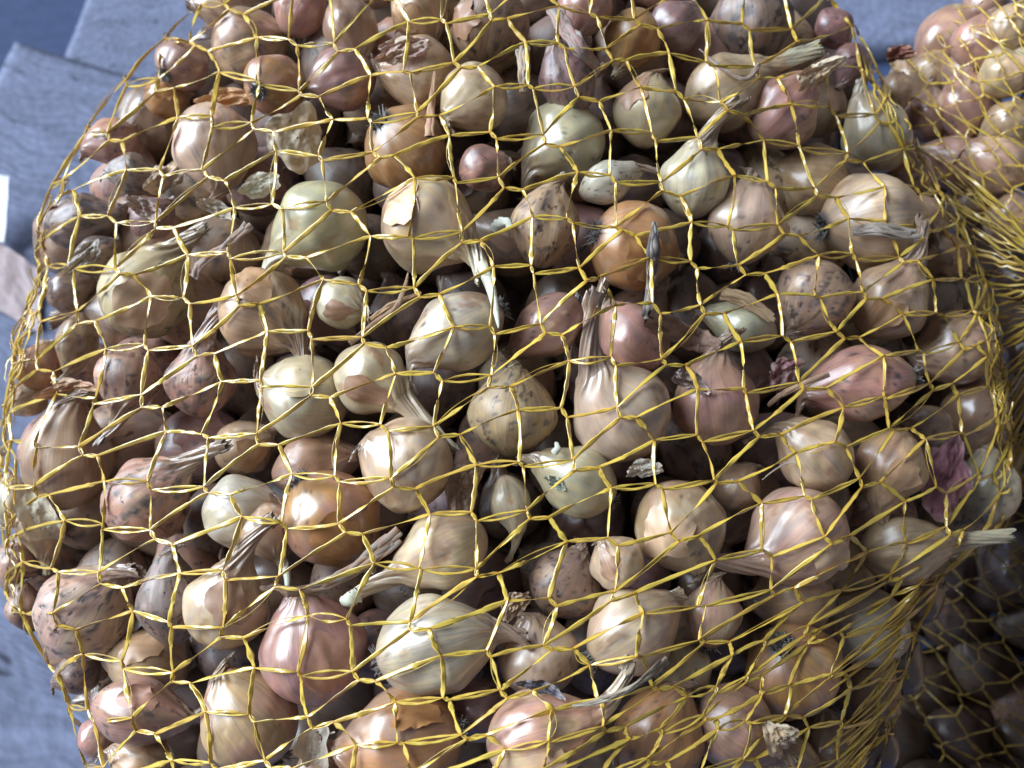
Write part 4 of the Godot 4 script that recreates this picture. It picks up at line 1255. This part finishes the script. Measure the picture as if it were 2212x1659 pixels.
func ribbon(s: Soup, p: PackedVector3Array, half: float, bow: float, c: Color, tw0: float, tw1: float, taper := true) -> void:
	var n := p.size()
	var wd := PackedVector3Array()
	var th := PackedVector3Array()
	var tc := PackedColorArray()
	var path := PackedVector3Array()
	var sd := rng.randf() * 100.0
	for i in n:
		var t := float(i) / (n - 1)
		var d := (p[mini(i + 1, n - 1)] - p[maxi(i - 1, 0)]).normalized()
		var toward := (eye - p[i]).normalized()
		var b := d.cross(toward).normalized()
		var nn := b.cross(d)
		var a := lerpf(tw0, tw1, t) + 0.7 * n1.get_noise_2d(t * 2.5, sd)
		var w := half * (1.0 + 0.45 * n1.get_noise_2d(t * 3.0, sd + 30.0))
		if taper:
			w *= lerpf(0.62, 1.0, smoothstep(0.0, 0.16, minf(t, 1.0 - t)))
		var wv := b * cos(a) + nn * sin(a)
		path.append(p[i] + b * bow * sin(PI * t) + nn * half * 0.4 * n1.get_noise_2d(t * 3.0, sd + 60.0))
		wd.append(wv * w)
		th.append(wv.cross(d).normalized() * maxf(0.00006, half * 0.13))
		tc.append(c.lerp(Color(0.60, 0.26, 0.012), 0.6 * (1.0 - smoothstep(0.0, 0.1, minf(t, 1.0 - t)))))
	s.tube(path, wd, th, tc, 6)

func draped(a: Vector2, b: Vector2, za: float, zb: float, n: int, folded: Callable) -> PackedVector3Array:
	var q: Array[Vector3] = []
	for i in n:
		q.append(folded.call(a.lerp(b, float(i) / (n - 1))))
	q[0].z = za
	q[n - 1].z = zb
	for pass_ in 10:
		for i in range(1, n - 1):
			q[i].z = minf(q[i].z, (q[i - 1].z + q[i + 1].z) * 0.5)
	var out := PackedVector3Array()
	for v in q:
		out.append(at(v.x, v.y, v.z))
	return out

func build_net(owner_: Node, point: Callable, folded: Callable, keep: Callable, i0: int, i1: int, k0: int, k1: int, half: float) -> void:
	var node := {}
	var depth := {}
	for k in range(k0, k1 + 2):
		for i in range(i0, i1 + 2):
			for t in 6:
				var o: Vector2 = pattern[t]
				var p: Vector2 = point.call(i + o.x, k + o.y)
				p += Vector2(n3.get_noise_3d(i * 3.1, k * 2.7, t), n3.get_noise_3d(i * 3.1, k * 2.7, t + 40.0)) * 9.0
				node[Vector3i(i, k, t)] = p
				var z: float = folded.call(p).z
				for d in [Vector2(14, 0), Vector2(-14, 0), Vector2(0, 14), Vector2(0, -14)]:
					z = minf(z, folded.call(p + d).z + 0.0015)
				depth[Vector3i(i, k, t)] = z
	for k in range(k0, k1 + 1):
		var s := Soup.new()
		for i in range(i0, i1 + 1):
			var L := [
				[Vector3i(i, k, 0), Vector3i(i, k, 1), 1.15, 0], [Vector3i(i, k, 1), Vector3i(i, k, 2), 0.85, 1], [Vector3i(i, k, 2), Vector3i(i, k, 3), 1.0, 2], [Vector3i(i, k, 3), Vector3i(i, k, 4), 0.85, 1],
				[Vector3i(i, k, 4), Vector3i(i, k, 5), 1.0, 2], [Vector3i(i, k, 5), Vector3i(i + 1, k, 0), 1.1, 2],
				[Vector3i(i, k, 1), Vector3i(i, k + 1, 0), 1.0, 0], [Vector3i(i, k, 1), Vector3i(i, k + 1, 2), 1.05, 0], [Vector3i(i, k, 3), Vector3i(i, k + 1, 4), 0.95, 0], [Vector3i(i, k, 5), Vector3i(i, k + 1, 4), 1.0, 0],
			]
			for e in L:
				var a: Vector2 = node[e[0]]
				var b: Vector2 = node[e[1]]
				if not keep.call(a) or not keep.call(b):
					continue
				var p := draped(a, b, depth[e[0]], depth[e[1]], 5 if e[3] == 2 else 12, folded)
				var c := gold()
				var w: float = half * e[2]
				if e[3] == 1 and rng.randf() < 0.72:
					var bow := half * rng.randf_range(0.55, 2.0)
					ribbon(s, p, w * 0.72, bow, c, rng.randf_range(-0.7, 0.7), rng.randf_range(-0.9, 0.9))
					ribbon(s, p, w * 0.66, -bow * rng.randf_range(0.3, 1.0), gold(), rng.randf_range(-0.9, 0.9), rng.randf_range(-0.9, 0.9))
				elif e[3] == 2:
					ribbon(s, p, w * 0.62, half * 0.5, c, rng.randf_range(-1.2, 1.2), rng.randf_range(-1.2, 1.2), false)
					ribbon(s, p, w * 0.55, -half * 0.5, gold(), rng.randf_range(-1.2, 1.2), rng.randf_range(-1.2, 1.2), false)
				else:
					var tw := rng.randf_range(-0.5, 0.5)
					if rng.randf() < 0.3:
						ribbon(s, p, half * 0.2, half * rng.randf_range(-2.4, 2.4), c, 0.0, 1.0)
					ribbon(s, p, w, half * rng.randf_range(-0.7, 0.7), c, tw, tw + [0.0, 0.4, -0.6, PI, -PI][rng.randi() % 5])
		if s.v.size():
			part("net_strand", s.mesh(), M.net, owner_)

func make_net() -> void:
	fit_net()
	var bag := Node3D.new()
	bag.name = numbered("net_bag")
	add_child(bag)
	tag(bag, "big yellow net bag stretched over the heap of onions on the boards", "net bag", "yellow net bags of onions")
	build_net(bag, net_point, fold_depth, func(p: Vector2): return p.y > -190.0 and p.y < 1880.0 and absf(edge_of(p.x, p.y)) < 1.2, -7, 9, -11, 13, 0.00064)
	# bunched net along the rims
	var s := Soup.new()
	for q in 26:
		var y0 := rng.randf_range(420.0, 1240.0)
		add_fold(s, Vector2(along(rim_left, y0) + rng.randf_range(-2, 26), y0), Vector2(0, rng.randf_range(60, 190)), rim_left, 0.0004)
	part("gathered_net", s.mesh(), M.net, bag)
	var s2 := Soup.new()
	for q in 34:
		var y0 := rng.randf_range(60.0, 1000.0)
		add_fold(s2, Vector2(along(rim_right, y0) - rng.randf_range(-4, 30), y0), Vector2(0, rng.randf_range(70, 220)), rim_right, 0.0004)
	part("gathered_net", s2.mesh(), M.net, bag)
	# the net pulled into long slanting pleats at the lower right
	var s3 := Soup.new()
	for q in 46:
		var y0 := 1250.0 + 430.0 * q / 46.0 + rng.randf_range(-12, 12)
		var x0 := along(rim_right, y0) - rng.randf_range(0, 20)
		var len := rng.randf_range(70, 230)
		var dir := Vector2(-1, 0.62 + 0.5 * rng.randf()).normalized()
		var a := Vector2(x0, y0)
		var b := a + dir * len
		var pa := fold_depth(a)
		var pb := fold_depth(b)
		ribbon(s3, draped(a, b, pa.z - 0.001, pb.z - 0.001, 12, fold_depth), 0.00036, rng.randf_range(-0.001, 0.001), gold(), rng.randf_range(-1.5, 1.5), rng.randf_range(-1.5, 1.5))
	part("gathered_net", s3.mesh(), M.net, bag)

func add_fold(s: Soup, a: Vector2, d: Vector2, rim: Array, half: float) -> void:
	var p := PackedVector3Array()
	var off := a.x - along(rim, a.y)
	var sd := rng.randf() * 50.0
	for i in 14:
		var t := i / 13.0
		var y := a.y + d.y * t
		var x := along(rim, y) + off + 13.0 * n1.get_noise_2d(t * 2.5, sd)
		var z := surface_depth(clampf(x, along(rim_left, y) + 3.0, along(rim_right, y) - 3.0), y)
		var fz := front_at(x, y)
		p.append(at(x, y, minf(z, fz - 0.001) if fz > z - 0.02 else z))
	ribbon(s, p, half, 0.0, gold(), rng.randf_range(-1.5, 1.5), rng.randf_range(-1.5, 1.5))

func second_fold(p: Vector2) -> Vector3:
	var z := second_depth(p.x, p.y)
	return Vector3(p.x, p.y, minf(z, front_at(p.x, p.y) - 0.0008) if front_at(p.x, p.y) > z - 0.012 else z)

func make_second_net() -> void:
	var bag := Node3D.new()
	bag.name = numbered("net_bag")
	add_child(bag)
	tag(bag, "second yellow net bag beside the big one, its net drawn together in folds", "net bag", "yellow net bags of onions")
	var turn := func(i: float, k: float) -> Vector2:
		var v := (Vector2(116, 28) * i + Vector2(-56, 43) * k).rotated(deg_to_rad(62))
		return Vector2(2080, 300) + v
	var keep := func(p: Vector2) -> bool:
		var l := along([[-200, 2200], [0, 2086], [100, 1980], [130, 1922], [300, 1895], [500, 1960], [900, 1990], [1240, 1950], [1700, 1850]], p.y)
		return p.x > l - 30.0 and p.x < 2330.0 and p.y > -120.0 and p.y < 640.0 and not (p.x > 2085.0 and p.y > 500.0)
	var below := func(p: Vector2) -> bool:
		var l := along([[500, 1960], [900, 1990], [1240, 1950], [1700, 1850]], p.y)
		return p.x > l - 30.0 and p.x < 2330.0 and p.y > 780.0 and p.y < 1800.0 and not (p.x > 2085.0 and p.y < 900.0)
	build_net(bag, turn, second_fold, keep, -7, 16, -16, 14, 0.00042)
	var loose := func(i: float, k: float) -> Vector2:
		return Vector2(2100, 1200) + (Vector2(140, 26) * i + Vector2(-66, 58) * k).rotated(deg_to_rad(62))
	build_net(bag, loose, second_fold, below, -6, 7, -10, 10, 0.00042)
	var s := Soup.new()
	for q in 70:
		var t := q / 69.0
		var y0 := lerpf(330.0, 1180.0, t) + rng.randf_range(-10, 10)
		var x0 := along([[300, 2010], [500, 2090], [700, 2140], [900, 2160], [1200, 2180]], y0) + rng.randf_range(-30, 20)
		var b := Vector2(2330, lerpf(600.0, 690.0, t) + rng.randf_range(-8, 8))
		var p := PackedVector3Array()
		var z0 := second_fold(Vector2(x0, y0)).z - rng.randf_range(0.0, 0.006)
		var sag := rng.randf_range(-10, 10)
		for i in 16:
			var u := i / 15.0
			var x := lerpf(x0, b.x, u)
			var y := lerpf(y0, b.y, u) + (sag + 9.0 * n1.get_noise_2d(u * 6.0, q * 3.1)) * sin(PI * u)
			p.append(at(x, y, lerpf(z0, 0.352, u) - 0.004 * sin(PI * u)))
		ribbon(s, p, rng.randf_range(0.0003, 0.0007), 0.0, gold(), rng.randf_range(-1.5, 1.5), rng.randf_range(-7.0, 7.0))
	part("gathered_net", s.mesh(), M.net, bag)
